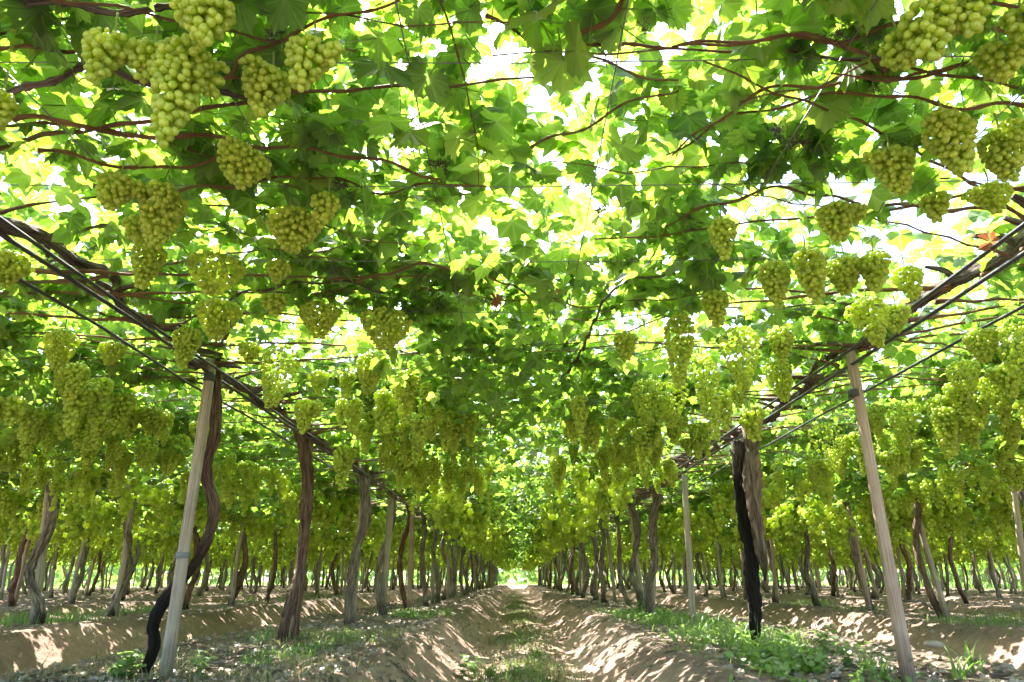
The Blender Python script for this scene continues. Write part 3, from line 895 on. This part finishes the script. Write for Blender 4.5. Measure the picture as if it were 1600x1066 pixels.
# dry red leaves
for px, py, z, s, root, q in ((1548, 378, TZ - .05, .075, v_r1, 0), (775, 466, TZ - .02, .06, v_l2, 1), (1506, 722, TZ - .12, .11, v_r2, 2), (870, 462, TZ, .05, v_l2, 3), (735, 676, TZ - .1, .07, v_l3, 4), (107, 790, TZ - .2, .12, vh, 5)):
    P = at_z(px, py, z)
    l_ = link("leaf", dead_leaf_mesh, root, rel(P, root), (1.9, q * 1.3, q * .9), (s,) * 3)
    l_["label"] = "shrivelled rust-red leaf"
# drooping dark leaves over the aisle, hanging below the trellis
r_ = np.random.default_rng(77)
for px, py, root in [(735, 625, v_l3), (752, 655, v_l3), (742, 600, v_l3), (770, 640, v_r2), (800, 655, v_r2), (815, 675, v_r2), (850, 640, v_r2), (720, 610, v_l3), (775, 600, v_l3), (835, 620, v_r2), (860, 600, v_r2), (700, 590, v_l3),
                     (850, 460, v_l2), (845, 440, v_l2), (880, 450, v_r2), (760, 410, v_l2), (725, 405, v_l2), (670, 120, v_l1), (775, 190, v_l1), (715, 215, v_l1), (640, 205, v_l1), (610, 190, v_l1), (840, 20, v_r1), (900, 80, v_r1), (880, 95, v_r1), (590, 60, v_l1), (600, 100, v_l1)]:
    P = at_z(px, py, TZ - r_.uniform(0, .08))
    link("leaf", leaf_meshes[int(r_.integers(0, 10))], root, rel(P, root), (r_.normal(0, .5), r_.uniform(0, 1.0), r_.uniform(0, 6.28)), (r_.uniform(.075, .10),) * 3)

# ------------------------------------------------------------------ grape clusters
def icosphere(sub):
    t = (1 + 5 ** .5) / 2
    V = np.array([(-1, t, 0), (1, t, 0), (-1, -t, 0), (1, -t, 0), (0, -1, t), (0, 1, t), (0, -1, -t), (0, 1, -t), (t, 0, -1), (t, 0, 1), (-t, 0, -1), (-t, 0, 1)], float)
    V /= np.linalg.norm(V[0])
    F = [(0, 11, 5), (0, 5, 1), (0, 1, 7), (0, 7, 10), (0, 10, 11), (1, 5, 9), (5, 11, 4), (11, 10, 2), (10, 7, 6), (7, 1, 8), (3, 9, 4), (3, 4, 2), (3, 2, 6), (3, 6, 8), (3, 8, 9), (4, 9, 5), (2, 4, 11), (6, 2, 10), (8, 6, 7), (9, 8, 1)]
    V = [tuple(v) for v in V]
    for _ in range(sub):
        cache, G = {}, []
        def mid(a, b):
            key = (min(a, b), max(a, b))
            if key not in cache:
                m = (np.array(V[a]) + np.array(V[b])) / 2; m /= np.linalg.norm(m); V.append(tuple(m)); cache[key] = len(V) - 1
            return cache[key]
        for a, b, c in F:
            x, y, z = mid(a, b), mid(b, c), mid(c, a)
            G += [(a, x, z), (b, y, x), (c, z, y), (x, y, z)]
        F = G
    return np.array(V), np.array(F)
ICO0, ICO1, ICO2 = icosphere(0), icosphere(1), icosphere(2)

def cluster_points(L, R, br, r_, wing=True):
    """berry centres (hanging down from the origin) and their long-axis directions"""
    peduncle = .04
    pts, axs = [], []
    bodies = [(np.zeros(3), L, R, r_.uniform(-.15, .15))]
    if wing:
        a = r_.uniform(0, 6.28); bodies.append((np.array([math.cos(a) * R * .95, math.sin(a) * R * .95, -.01]), L * r_.uniform(.32, .5), R * .62, .1))
    A = np.zeros((0, 3))
    for o, l, r, lean in bodies:
        fails = 0
        while fails < 70 and len(A) < 230:
            t = r_.random(); th = r_.uniform(0, 2 * PI)
            prof = min(1, (t / .2 + .25) ** .6) * (1 - .74 * max(0, (t - .22) / .78) ** 1.25)
            rad = max(0, r * prof - br * .6) * (1 if r_.random() < .85 else .4)
            p = o + [rad * math.cos(th) + lean * t * l, rad * math.sin(th), -peduncle - t * l]
            p = p + r_.normal(0, br * .15, 3)
            if len(A) and np.min(np.sum((A - p) ** 2, 1)) < (1.58 * br) ** 2: fails += 1; continue
            A = np.vstack([A, p]); fails = 0
            ax = np.array([math.cos(th), math.sin(th), -.75 - t]) + r_.normal(0, .35, 3)
            axs.append(ax / np.linalg.norm(ax))
    return A, np.array(axs)

def axis_rot(ax):
    return Vector(ax).to_track_quat('Z', 'Y')

def stem_geo(pts, r_, br):
    L = -pts[:, 2].min()
    P = np.array([[0, 0, .035], [.004, 0, 0], [0, .003, -.03], [0, 0, -L * .45], [0, 0, -L * .85]])
    C, ss = resample(P, 10)
    g = Geo(); V, T, U = sweep(C, np.linspace(.0032, .0014, 10), 5); g.add(V, T)
    sel = r_.choice(len(pts), min(len(pts), 14), replace=False)
    for k in sel:
        p = pts[k]; q = np.array([0, 0, min(-.02, p[2] + .02)])
        V, T, U = sweep(np.array([q, (p + q) / 2 + [0, 0, .004], p]), .0011, 3, cap=False); g.add(V, T)
    return g.mesh("stem", M['stem'])

berry_mesh = []
for q in range(4):
    V, F = ICO2
    el = (1.18, 1.30, 1.24, 1.38)[q]
    W = V * [1, 1, el]
    W[:, 2] += .10 * (W[:, 2] > 0) * W[:, 2] * 0
    berry_mesh.append(make_mesh("grape", W, F, M['grape'], {"rnd": np.full(len(W), q * .25)}))

def joined_cluster(L, R, br, seed, ico, wing=True, cap=150):
    r_ = np.random.default_rng(seed)
    A, X = cluster_points(L, R, br, r_, wing)
    V, F = ico
    el = r_.uniform(1.15, 1.4, len(A)); sc = br * r_.uniform(.88, 1.1, len(A))
    W = []
    for p, ax, e, s in zip(A, X, el, sc):
        m = np.array(axis_rot(ax).to_matrix())
        W.append((V * [1, 1, e] * s) @ m.T + p)
    k = len(V)
    return np.concatenate(W), (F[None] + (np.arange(len(A)) * k)[:, None, None]).reshape(-1, 3), np.repeat(r_.random(len(A)), k), A, r_

# clusters placed from the photograph: (px, top py, bottom py, width px)
HERO = [(180, 38, 136, 62), (242, 58, 128, 62), (332, -18, 76, 76), (300, 52, 240, 80), (425, 98, 182, 70), (490, 52, 146, 66), (8, 128, 216, 46), (386, 228, 292, 76), (190, 264, 328, 56), (262, 288, 388, 66), (222, 328, 372, 42),
 (240, 368, 452, 48), (464, 322, 392, 82), (513, 292, 356, 42), (342, 393, 458, 84), (438, 398, 437, 36), (346, 462, 528, 66), (298, 503, 572, 42), (22, 385, 448, 52), (500, 466, 526, 60), (606, 478, 542, 80), (102, 508, 578, 46), (180, 528, 568, 38),
 (430, 452, 492, 38), (446, 535, 632, 58), (392, 528, 564, 36), (582, 545, 612, 44),
 (1440, -8, 106, 76), (1502, -20, 62, 62), (1396, 42, 112, 56), (1556, 56, 128, 70), (1590, -5, 68, 56), (1470, 172, 276, 70), (1557, 192, 288, 66), (1386, 222, 308, 60), (1541, 278, 332, 52), (1456, 292, 338, 42), (1300, 308, 378, 56), (1125, 332, 406, 42),
 (1206, 398, 482, 46), (1256, 378, 476, 46), (1316, 393, 458, 52), (1362, 383, 457, 44), (1410, 408, 466, 42), (1351, 457, 538, 52), (1396, 468, 518, 42), (1114, 446, 508, 42), (1061, 482, 602, 46), (1152, 503, 604, 60), (1216, 506, 562, 38), (1210, 556, 624, 42),
 (976, 512, 562, 36), (1096, 548, 680, 42), (1050, 586, 664, 52), (1010, 586, 658, 48), (1527, 506, 564, 46), (1576, 498, 604, 60), (1500, 556, 622, 46), (1545, 580, 640, 44), (1410, 620, 690, 48), (1285, 655, 730, 50)]
def zone(px, py):
    if py < 250: v = "upper"
    elif py < 450: v = "middle"
    else: v = "lower"
    h = "left" if px < 560 else ("right" if px > 900 else "centre")
    return v, h
zones = {}
for h in HERO: zones.setdefault(zone(h[0], h[1]), []).append(h)
for z in zones.values(): z.sort(key=lambda h: h[0])
NUM = {1: "only"}
ALLC = []       # footprints of clusters, to keep the scattered ones clear
n_berry = 0
for (vz, hz), hs in zones.items():
    for q, (px, t, b_, w) in enumerate(hs):
        r_ = np.random.default_rng(5000 + int(px * 3 + t))
        P = at_z(px, t, TZ - .05)
        _, _, d = to_pix(P); d = float(d[0])
        L = max(.09, (b_ - t) * d / F_PX * 1.05 - .035); R = max(.034, w * .5 * d / F_PX)
        br = r_.uniform(.0088, .0104)
        A, X = cluster_points(L, R, br, r_, wing=(w > 50 and R < .09))
        size = "long" if L > 2.6 * R else ("broad" if L < 1.7 * R else "full")
        lab = "%s green grape bunch, %s from left among the large %s %s bunches" % (size, ORD[q], vz, hz)
        root = tag(link("grape_cluster", None, None, P), lab, "grapes", "large grape bunches overhead")
        root.empty_display_size = .03
        link("stem", stem_geo(A, r_, br), root)
        ALLC.append(P)
        if d < 3.9:
            for p, ax in zip(A, X):
                s = br * (r_.uniform(.84, 1.14) if r_.random() < .93 else r_.uniform(.55, .8))
                link("grape", berry_mesh[int(r_.integers(0, 4))], root, p, axis_rot(ax).to_euler(), (s,) * 3); n_berry += 1
        else:
            g = Geo()
            for p, ax in zip(A, X):
                m = np.array(axis_rot(ax).to_matrix()); V, F = ICO1
                g.add((V * [1, 1, 1.25] * br * r_.uniform(.9, 1.1)) @ m.T + p, F, rnd=r_.random())
            tag(link("grapes", g.mesh("grapes", M['grape']), root), kind="stuff")
ALLC = np.array(ALLC)

# scattered clusters along both sides of every row
cand = []
for side, k, x, y, y0, y1 in vine_cells:
    r_ = np.random.default_rng(int(9000 + 37 * y + 11 * x * x))
    n = int((y1 - y0) / CELL * 74)
    for sd in (-1, 1):
        for q in range(n // 2):
            dx = float(np.clip(r_.normal(1.12, .30), .62, 1.75))
            p = np.array([x + sd * dx, r_.uniform(y0, y1), TZ - .03 - .26 * r_.random() ** 1.6])
            cand.append((p, side, k, sd, r_.random()))
PP = np.array([c_[0] for c_ in cand])
cpx, cpy, cd = to_pix(PP)
vis = (cpx > -40) & (cpx < 1640) & (cpy > -20) & (cd > .5)
# clumping: bunches hang in groups
cl = vnoise(PP[:, 0], PP[:, 1], 1.4, 71)
ok = vis & (cl > .30) & (cd > 3.3) & ((cd < 22) | (np.array([c_[4] for c_ in cand]) < .62))
for i_ in np.where(ok & (cd < 6))[0]:
    if np.min(np.linalg.norm(ALLC[:, :2] - PP[i_, :2], axis=1)) < .17: ok[i_] = False
# bare centre of the frame above the aisle: the near ones there were all placed by hand
ok &= ~((cd < 4.6) & (np.abs(PP[:, 0]) < 2.0) & (PP[:, 1] < 3.9))
idx = np.where(ok)[0]
idx = idx[np.argsort(cd[idx])]
N_IND = 300 - len(HERO)
ind, rest = idx[:N_IND], idx[N_IND:]
mid_vars = []
for q in range(10):
    L = (.16, .20, .24, .28, .22, .18, .30, .26, .20, .14)[q]; R = (.05, .055, .06, .06, .07, .06, .055, .065, .05, .055)[q]
    W, T, rn, A, r_ = joined_cluster(L, R, .0118, 700 + q, ICO1)
    mid_vars.append((make_mesh("grapes", W, T, M['grape'], {"rnd": rn}), stem_geo(A, r_, .0135), L))
keyed = {}
for i_ in ind:
    p, side, k, sd, rr = cand[i_]
    post_n = max(0, int((p[1] - 4.2) / 2.23))
    where = ("between %s and %s posts" % (ORD[post_n], ORD[post_n + 1])) if p[1] > 4.2 else "before the first post"
    keyed.setdefault((where, side, k, sd, mid_vars[int(rr * 10)][2] > .23), []).append(i_)
for (where, side, k, sd, lng), ids in keyed.items():
    ids.sort(key=lambda t: cpx[t])
    rw = "%s aisle row" % ("left" if side < 0 else "right") if k == 0 else "%s %s row" % (ORD[k], "left" if side < 0 else "right")
    for nth, i_ in enumerate(ids):
        p, rr = cand[i_][0], cand[i_][4]
        q = int(rr * 10)
        lab = "%s grape bunch %s, %s's %s side%s" % ("long" if lng else "short", where, rw, "right" if sd > 0 else "left", ", %s from left" % ORD[nth] if len(ids) > 1 else "")
        root = tag(link("grape_cluster", None, None, p, (0, 0, rr * 40 % 6.28), (1 + .25 * math.sin(rr * 90),) * 3), lab, "grapes", "grape bunches hanging in curtains")
        root.empty_display_size = .03
        tag(link("grapes", mid_vars[q][0], root), kind="stuff")
        link("stem", mid_vars[q][1], root)
# the rest read as one mass
lodA = [joined_cluster(L, R, .024, 800 + q, ICO0, False) for q, (L, R) in enumerate(((.2, .06), (.26, .065), (.3, .06), (.16, .06)))]
oct_ = (np.array([(1, 0, 0), (-1, 0, 0), (0, 1, 0), (0, -1, 0), (0, 0, 1), (0, 0, -1)], float), np.array([(0, 2, 4), (2, 1, 4), (1, 3, 4), (3, 0, 4), (2, 0, 5), (1, 2, 5), (3, 1, 5), (0, 3, 5)]))
lodB = [joined_cluster(L, R, .046, 850 + q, oct_, False) for q, (L, R) in enumerate(((.22, .075), (.28, .075), (.32, .075)))]
g = Geo()
for i_ in rest:
    p = cand[i_][0]; rr = cand[i_][4]
    lod = lodA if cd[i_] < 10 else lodB
    W, T, rn, _, _ = lod[int(rr * 997) % len(lod)]
    a_ = rr * 40; s = .9 + .4 * (rr * 13 % 1)
    Rz = np.array([[math.cos(a_), -math.sin(a_), 0], [math.sin(a_), math.cos(a_), 0], [0, 0, 1]])
    g.add((W * s) @ Rz.T + p, T, rnd=(rn + rr) % 1)
tag(link("distant_grape_clusters", g.mesh("distant_grape_clusters", M['grape'])), "mass of distant green grape bunches hanging under the far canopy", "grapes", None, "stuff")
import sys; print("leaf/berry objects", n_berry, "mid", len(ind), "far", len(rest), "far tris", sum(len(t) for t in g.T), "objects", len(bpy.data.objects))

# dark dried tendril knots on the wires
def knot_mesh(seed):
    r_ = np.random.default_rng(seed); g = Geo()
    for q in range(14):
        P = np.cumsum(r_.normal(0, .018, (6, 3)), 0); C, ss = resample(P, 12)
        V, T, U = sweep(C, .0022, 4); g.add(V, T)
    return g.mesh("tendril_knot", M['clump'])
km = [knot_mesh(q) for q in range(3)]
for q, (px, py, root) in enumerate(((1370, 140, v_r1), (1300, 58, v_r1), (935, 330, v_r1), (1005, 45, v_r1), (1210, 205, v_r1), (690, 255, v_l1), (80, 240, v_l1), (430, 55, v_l1), (535, 290, v_l1), (1160, 275, v_r1), (700, 565, v_l3), (1250, 220, v_r1), (1080, 355, v_r1), (150, 385, v_l1))):
    P = at_z(px, py, TZ - .01)
    link("tendril_knot", km[q % 3], root, rel(P, root), (q, q * 2, q * 3), (.32 + .14 * (q % 3),) * 3)

# ------------------------------------------------------------------ ground cover
def blades(P, H, r_, width=.006, lean=.5):
    """grass blades: a bent tapering strip of four triangles each"""
    n = len(P); a_ = r_.uniform(0, 2 * PI, n); l_ = np.abs(r_.normal(0, lean, n)) * H
    dx, dy = np.cos(a_), np.sin(a_); wx, wy = -dy * width, dx * width
    w = r_.uniform(.7, 1.4, n)
    V = np.empty((n, 5, 3))
    def pt(f, h): return np.stack([P[:, 0] + dx * l_ * f, P[:, 1] + dy * l_ * f, P[:, 2] + H * h], 1)
    W = np.stack([wx * w, wy * w, np.zeros(n)], 1)
    V[:, 0] = pt(0, 0) - W; V[:, 1] = pt(0, 0) + W; V[:, 2] = pt(.3, .6) - W * .8; V[:, 3] = pt(.3, .6) + W * .8; V[:, 4] = pt(1, .95)
    T = np.array([[0, 1, 3], [0, 3, 2], [2, 3, 4]])
    return V.reshape(-1, 3), (T[None] + (np.arange(n) * 5)[:, None, None]).reshape(-1, 3), np.repeat(r_.random(n), 5)

r_ = np.random.default_rng(55)
def ground_pts(n, xf, yf):
    x, y = xf(n), yf(n)
    return np.stack([x, y, ground_z(x, y) - .01], 1)

green, dry = Geo(), Geo()
def add_grass(geo, x, y, hlo, hhi, width, lean):
    P = np.stack([x, y, ground_z(x, y) - .012], 1)
    V, T, rn = blades(P, r_.uniform(hlo, hhi, len(P)), r_, width, lean)
    geo.add(V, T, vein=0.0, rnd=rn)
# dry weed strip down the middle of the aisle
n = 15000; y = 5.5 + 40 * r_.random(n) ** 2.2; x = .04 + r_.normal(0, .24, n) + .08 * np.sin(y)
kp = vnoise(x, y, 2.2, 81) > .36; add_grass(dry, x[kp], y[kp], .02, .09, .004, 1.0)
n = 4500; y = 5.5 + 40 * r_.random(n) ** 2.2; x = .02 + r_.normal(0, .22, n)
kp = vnoise(x, y, 1.7, 82) > .56; add_grass(green, x[kp], y[kp], .03, .13, .004, .7)
# low mixed weeds at the foot of the right row: fine grass with a carpet of small broad leaves
OVT = (np.vstack([[0.5, 0, .04], np.stack([.5 - .5 * np.cos(np.linspace(0, 2 * PI, 9)[:-1]), .36 * np.sin(np.linspace(0, 2 * PI, 9)[:-1]), 0 * np.arange(8)], 1)]), np.array([[0, 1 + k, 1 + (k + 1) % 8] for k in range(8)]), np.array([1, 1, 0, 0, 0, 1, 0, 0, 0.]))
def add_broad(x, y, hmax, lo, hi):
    P = np.stack([x, y, ground_z(x, y) + hmax * r_.random(len(x)) ** 1.2], 1)
    join_leaves(green, [OVT], P, leaf_frames(len(P), r_, .5), r_.uniform(lo, hi, len(P)), r_)
n = 7000; y = r_.uniform(4.6, 13, n); x = XR - .15 + r_.normal(0, .30, n)
kp = vnoise(x, y, 1.6, 83) > .57; add_grass(green, x[kp], y[kp], .03, .13, .004, .9)
n = 5200; y = r_.uniform(4.6, 12, n); x = XR - .15 + r_.normal(0, .26, n)
kp = vnoise(x, y, 1.3, 91) > .52; add_broad(x[kp], y[kp], .10, .022, .05)
n = 2400; y = r_.uniform(4.0, 6.4, n); x = XR - .30 + r_.normal(0, .24, n)
kp = vnoise(x, y, 2.2, 96) > .60; add_broad(x[kp], y[kp], .13, .028, .06)
n = 160; y = r_.uniform(5.4, 8.2, n); x = XR - .25 + r_.normal(0, .2, n); add_grass(green, x, y, .14, .30, .0045, .6)
n = 1500; y = 5.5 + 16 * r_.random(n) ** 2; x = .02 + r_.normal(0, .26, n)
kp = vnoise(x, y, 2.0, 92) > .52; add_broad(x[kp], y[kp], .05, .015, .035)
n = 2600; y = r_.uniform(5, 13, n); x = XL + .35 + r_.normal(0, .35, n)
kp = vnoise(x, y, 1.2, 93) > .66; add_broad(x[kp], y[kp], .06, .02, .04)
# sparser grass along the left row and in the other beds
n = 9000; y = r_.uniform(4.6, 14, n); x = XL + .25 + r_.normal(0, .38, n)
kp = vnoise(x, y, 1.0, 84) > .70; add_grass(green, x[kp], y[kp], .02, .10, .004, .9)
n = 4000; y = r_.uniform(3.9, 8, n); x = XL + .1 + r_.normal(0, .5, n)
kp = vnoise(x, y, 1.5, 85) > .56; add_grass(dry, x[kp], y[kp], .02, .13, .0035, 1.0)
for x0 in (XL - RS, XR + RS):
    n = 5000; y = r_.uniform(7, 24, n); x = x0 + r_.normal(0, .45, n)
    kp = vnoise(x, y, .8, 86) > .55; add_grass(green, x[kp], y[kp], .04, .2, .005, .6)
n = 9000; y = r_.uniform(12, 60, n); x = r_.uniform(-26, 26, n)
kp = (row_dist(x) < .7) & (vnoise(x, y, .5, 87) > .5); add_grass(green, x[kp], y[kp], .06, .22, .012, .6)
n = 14000; x = r_.uniform(-60, 60, n); y = r_.uniform(30, 100, n); kp = (np.abs(x) > 28) | (y > Y_END + 2)
add_grass(green, x[kp], y[kp], .15, .5, .03, .5)
tag(link("green_grass", green.mesh("green_grass", M['weed'], False)), "patchy green grass growing round the feet of the vines", "grass", None, "stuff")
tag(link("dry_weeds", dry.mesh("dry_weeds", M['straw'], False)), "low dry weeds down the middle of the aisle", "weeds", None, "stuff")

# leaf litter on the beds
lit = Geo()
n = 11500; y = 3.6 + 34 * r_.random(n) ** 2.2; x = np.where(r_.random(n) < .5, XL, XR) + r_.normal(0, .5, n) + np.where(r_.random(n) < .35, np.where(r_.random(n) < .5, RS, -RS), 0)
kp = r_.random(n) < (.25 + .75 * (vnoise(x, y, 1.1, 88) > .45)); x, y = x[kp], y[kp]
P = np.stack([x, y, ground_z(x, y) + .008], 1)
join_leaves(lit, LEAF_COARSE, P, leaf_frames(len(P), r_, .5), r_.uniform(.014, .044, len(P)), r_)
n = 3200; x = XL + .25 + r_.normal(0, .45, n); y = 3.7 + 5.5 * r_.random(n)
kp = vnoise(x, y, 1.4, 95) > .42; x, y = x[kp], y[kp]
join_leaves(lit, LEAF_COARSE, np.stack([x, y, ground_z(x, y) + .01], 1), leaf_frames(len(x), r_, .6), r_.uniform(.012, .036, len(x)), r_)
n = 900; x = .03 + r_.normal(0, .3, n); y = 5.5 + 20 * r_.random(n) ** 1.6
join_leaves(lit, LEAF_COARSE, np.stack([x, y, ground_z(x, y) + .01], 1), leaf_frames(n, r_, .5), r_.uniform(.015, .035, n), r_)
tag(link("leaf_litter", lit.mesh("leaf_litter", M['litter'], False)), "grey dry leaf litter strewn over the planting beds", "leaf litter", None, "stuff")

# crumbs of soil and cut prunings
cl_ = Geo(); n = 9000
y = 3.7 + 16 * r_.random(n) ** 1.7; x = r_.uniform(-1, 1, n) * (1.4 + .62 * y)
V, F = (np.array([(1, 0, 0), (-1, 0, 0), (0, 1, 0), (0, -1, 0), (0, 0, 1), (0, 0, -1)], float), np.array([(0, 2, 4), (2, 1, 4), (1, 3, 4), (3, 0, 4), (2, 0, 5), (1, 2, 5), (3, 1, 5), (0, 3, 5)]))
sc = .006 + .024 * r_.random(n) ** 5
W = (V[None] * (1 + r_.normal(0, .22, (n, 6, 1)))) * sc[:, None, None] * [1, 1, .7] + np.stack([x, y, ground_z(x, y) + sc * .3], 1)[:, None, :]
cl_.add(W.reshape(-1, 3), (F[None] + (np.arange(n) * 6)[:, None, None]).reshape(-1, 3), bed=0.0, field=0.0)
tag(link("soil_crumbs", cl_.mesh("soil_crumbs", M['soil'])), "loose crumbs of soil over the banks and furrows", "soil", None, "stuff")
st_ = Geo()
for q in range(420):
    y = 3.7 + 12 * r_.random() ** 1.5; x = (XL if r_.random() < .55 else XR) + r_.normal(0, .5)
    a_ = r_.uniform(0, PI); L = r_.uniform(.08, .38); d_ = np.array([math.cos(a_), math.sin(a_)]) * L
    xy = np.array([[x, y], [x + d_[0] * .5, y + d_[1] * .5 + r_.normal(0, .02)], [x + d_[0], y + d_[1]]])
    P = np.column_stack([xy, ground_z(xy[:, 0], xy[:, 1]) + r_.uniform(.004, .02)])
    v, t, u = sweep(P, r_.uniform(.002, .006), 4); st_.add(v, t, bk=u)
tag(link("prunings", st_.mesh("prunings", M['cordon'])), "dry cut vine prunings lying on the planting beds", "prunings", None, "stuff")

# individual weeds: a few stems with oval leaves
def oval_leaf():
    t = np.linspace(0, 2 * PI, 13)[:-1]
    V = np.vstack([[0.5, 0, .05], np.stack([.5 - .5 * np.cos(t), .34 * np.sin(t) * (1.1 - .25 * np.cos(t)), -.10 * np.cos(t) ** 2 + .06 * np.abs(np.sin(t))], 1)])
    T = np.array([[0, 1 + k, 1 + (k + 1) % 12] for k in range(12)])
    v = np.zeros(13); v[[0, 1, 7]] = 1
    return make_mesh("leaf", V, T, M['weed'], {"vein": v, "rnd": np.full(13, .3)}, False)
def grass_leaf():
    s = np.linspace(0, 1, 7); w = .035 * (1 - s ** 2) + .002
    c = np.stack([.55 * s ** 1.6, 0 * s, s - .45 * s ** 3.2], 1)
    V = np.vstack([c + np.stack([0 * s, w, 0 * s], 1), c - np.stack([0 * s, w, 0 * s], 1)])
    T = []
    for k in range(6): T += [[k, k + 1, k + 8], [k, k + 8, k + 7]]
    return make_mesh("blade", V, np.array(T), M['weed'], {"vein": np.zeros(14), "rnd": np.full(14, .6)}, True)
OVAL, BLADE = oval_leaf(), grass_leaf()
WEEDS = [(1165, 1010, 'o', .16, "heart-leaved weed climbing the foot of the charred trunk"), (1240, 1030, 'o', .17, "round-leaved weed between the charred trunk and the leaning post"), (1290, 1020, 'o', .18, "tall round-leaved weed left of the leaning post"),
 (1325, 1042, 'o', .16, "round-leaved weed closest to the leaning post"), (1205, 1042, 'o', .13, "small round-leaved weed in front of the charred trunk"), (1270, 1052, 'o', .14, "low round-leaved weed at the lower picture edge"), (1128, 985, 'o', .17, "leafy weed between the slim pale post and the charred trunk"),
 (1100, 1000, 'g', .26, "upright grass clump right of the slim pale post"), (1145, 1000, 'g', .30, "tall grass clump left of the charred trunk"), (1352, 1052, 'g', .24, "yellowish arching grass clump beside the leaning post"), (1380, 1062, 'g', .20, "grass clump at the foot of the leaning post"),
 (1000, 960, 'o', .20, "green weed patch beside the pale entwined post on the right"), (1040, 975, 'o', .2, "broad weed left of the slim pale post"),
 (816, 1010, 'g', .30, "arching grass clump in the middle of the aisle"), (803, 1018, 'g', .18, "short grass clump left of the arching one in the aisle"), (742, 1058, 'o', .17, "tall leafy weed in the aisle at the lower picture edge"), (722, 1062, 'o', .14, "shorter leafy weed in the aisle at the lower picture edge"), (765, 1062, 'o', .10, "spreading weed beside the tall one in the aisle"),
 (838, 1030, 'o', .09, "low weed in front of the arching grass in the aisle"), (480, 1042, 'g', .16, "lone bright grass clump on the bed in front of the reddish trunk"), (400, 1010, 'g', .2, "grass clump left of the reddish trunk"), (418, 1004, 'g', .24, "tall grass clump at the foot of the reddish trunk"),
 (205, 1062, 'o', .14, "withered weed left of the front left post"), (180, 1066, 'o', .13, "dry weed at the lower left picture edge"), (310, 1062, 'o', .13, "dry weed right of the front left post"), (645, 965, 'g', .28, "grass clump beside the fourth post on the left"), (700, 965, 'g', .24, "grass clump on the left bed edge along the aisle"),
 (1500, 1062, 'g', .24, "grass clump right of the leaning post"), (1525, 1058, 'g', .28, "pale seed-headed grass clump in the right corner"), (102, 980, 'g', .22, "bright grass clump right of the curling vine at the far left")]
for q, (px, py, kind, h, lab) in enumerate(WEEDS):
    r_ = np.random.default_rng(2000 + q)
    zg = -.3 if 700 < px < 850 else (-.02)
    P = at_z(px, py, zg)
    for _ in range(6): P = at_z(px, py, float(ground_z(P[0], P[1])))
    if P[1] > 30 or P[1] < 0: continue
    s = h
    root = tag(link("weed_plant", None, None, P), lab, "weed", "weeds on the ground")
    root.empty_display_size = .05
    if kind == 'g':
        for k in range(int(r_.integers(9, 17))):
            sc = s * r_.uniform(.6, 1.2)
            link("blade", BLADE, root, (r_.normal(0, .015), r_.normal(0, .015), -.01), (r_.normal(0, .2), r_.normal(0, .3), r_.uniform(0, 6.28)), (sc, sc * r_.uniform(.5, .9), sc))
    else:
        for st in range(int(r_.integers(3, 6))):
            a_ = r_.uniform(0, 6.28); ln = s * r_.uniform(.6, 1.2); sp = r_.uniform(.2, .8) * ln
            pts = np.array([[0, 0, -.02], [math.cos(a_) * sp * .3, math.sin(a_) * sp * .3, ln * .5], [math.cos(a_) * sp, math.sin(a_) * sp, ln]])
            C, ss = resample(pts, 7)
            V, T, U = sweep(C, np.linspace(.003, .0015, 7), 4); stm = link("stem", make_mesh("stem", V, T, M['stem']), root)
            for k in range(2, 7):
                for e in range(2):
                    sc = r_.uniform(.03, .065)
                    link("leaf", OVAL, stm, C[k], (r_.normal(0, .3), r_.normal(.1, .35), r_.uniform(0, 6.28)), (sc,) * 3)

# stones and clods
for q, (px, py, s, lab) in enumerate(((1460, 1010, .07, "flat brown stone on the right bank behind the leaning post"), (1520, 998, .075, "larger flat stone near the right picture edge"), (1340, 1035, .03, "small stone beside the leaning post"), (690, 1000, .03, "small clod on the left bank of the aisle"), (960, 1010, .03, "small stone on the right bank of the aisle"), (90, 1040, .04, "clod on the far left bank"))):
    r_ = np.random.default_rng(3000 + q)
    P = at_z(px, py, -.1)
    for _ in range(8): P = at_z(px, py, min(.1, float(ground_z(P[0], P[1]))))
    V, F = ICO2
    V = V * (1 + .25 * (fbm(V[:, 0] * 2 + q, V[:, 1] * 2 + V[:, 2], 1.0, 3) - .5))[:, None] * [1.3, .9, .45] * s
    tag(link("stone", make_mesh("stone", V, F, M['stone']), None, P + [0, 0, s * .2], (0, 0, q)), lab, "stone", "stones on the soil")
# dark hose lying on the right bed, second row
P = np.array([at_z(px, py, .04) for px, py in ((1395, 935), (1440, 940), (1490, 946), (1530, 951), (1600, 955))]); C, ss = resample(P, 24)
C[:, 2] = ground_z(C[:, 0], C[:, 1]) + .025
long_line("ground_hose", C, .022, M['hose'], "thick black hose lying on the ground of the second row to the right", "hose", None)
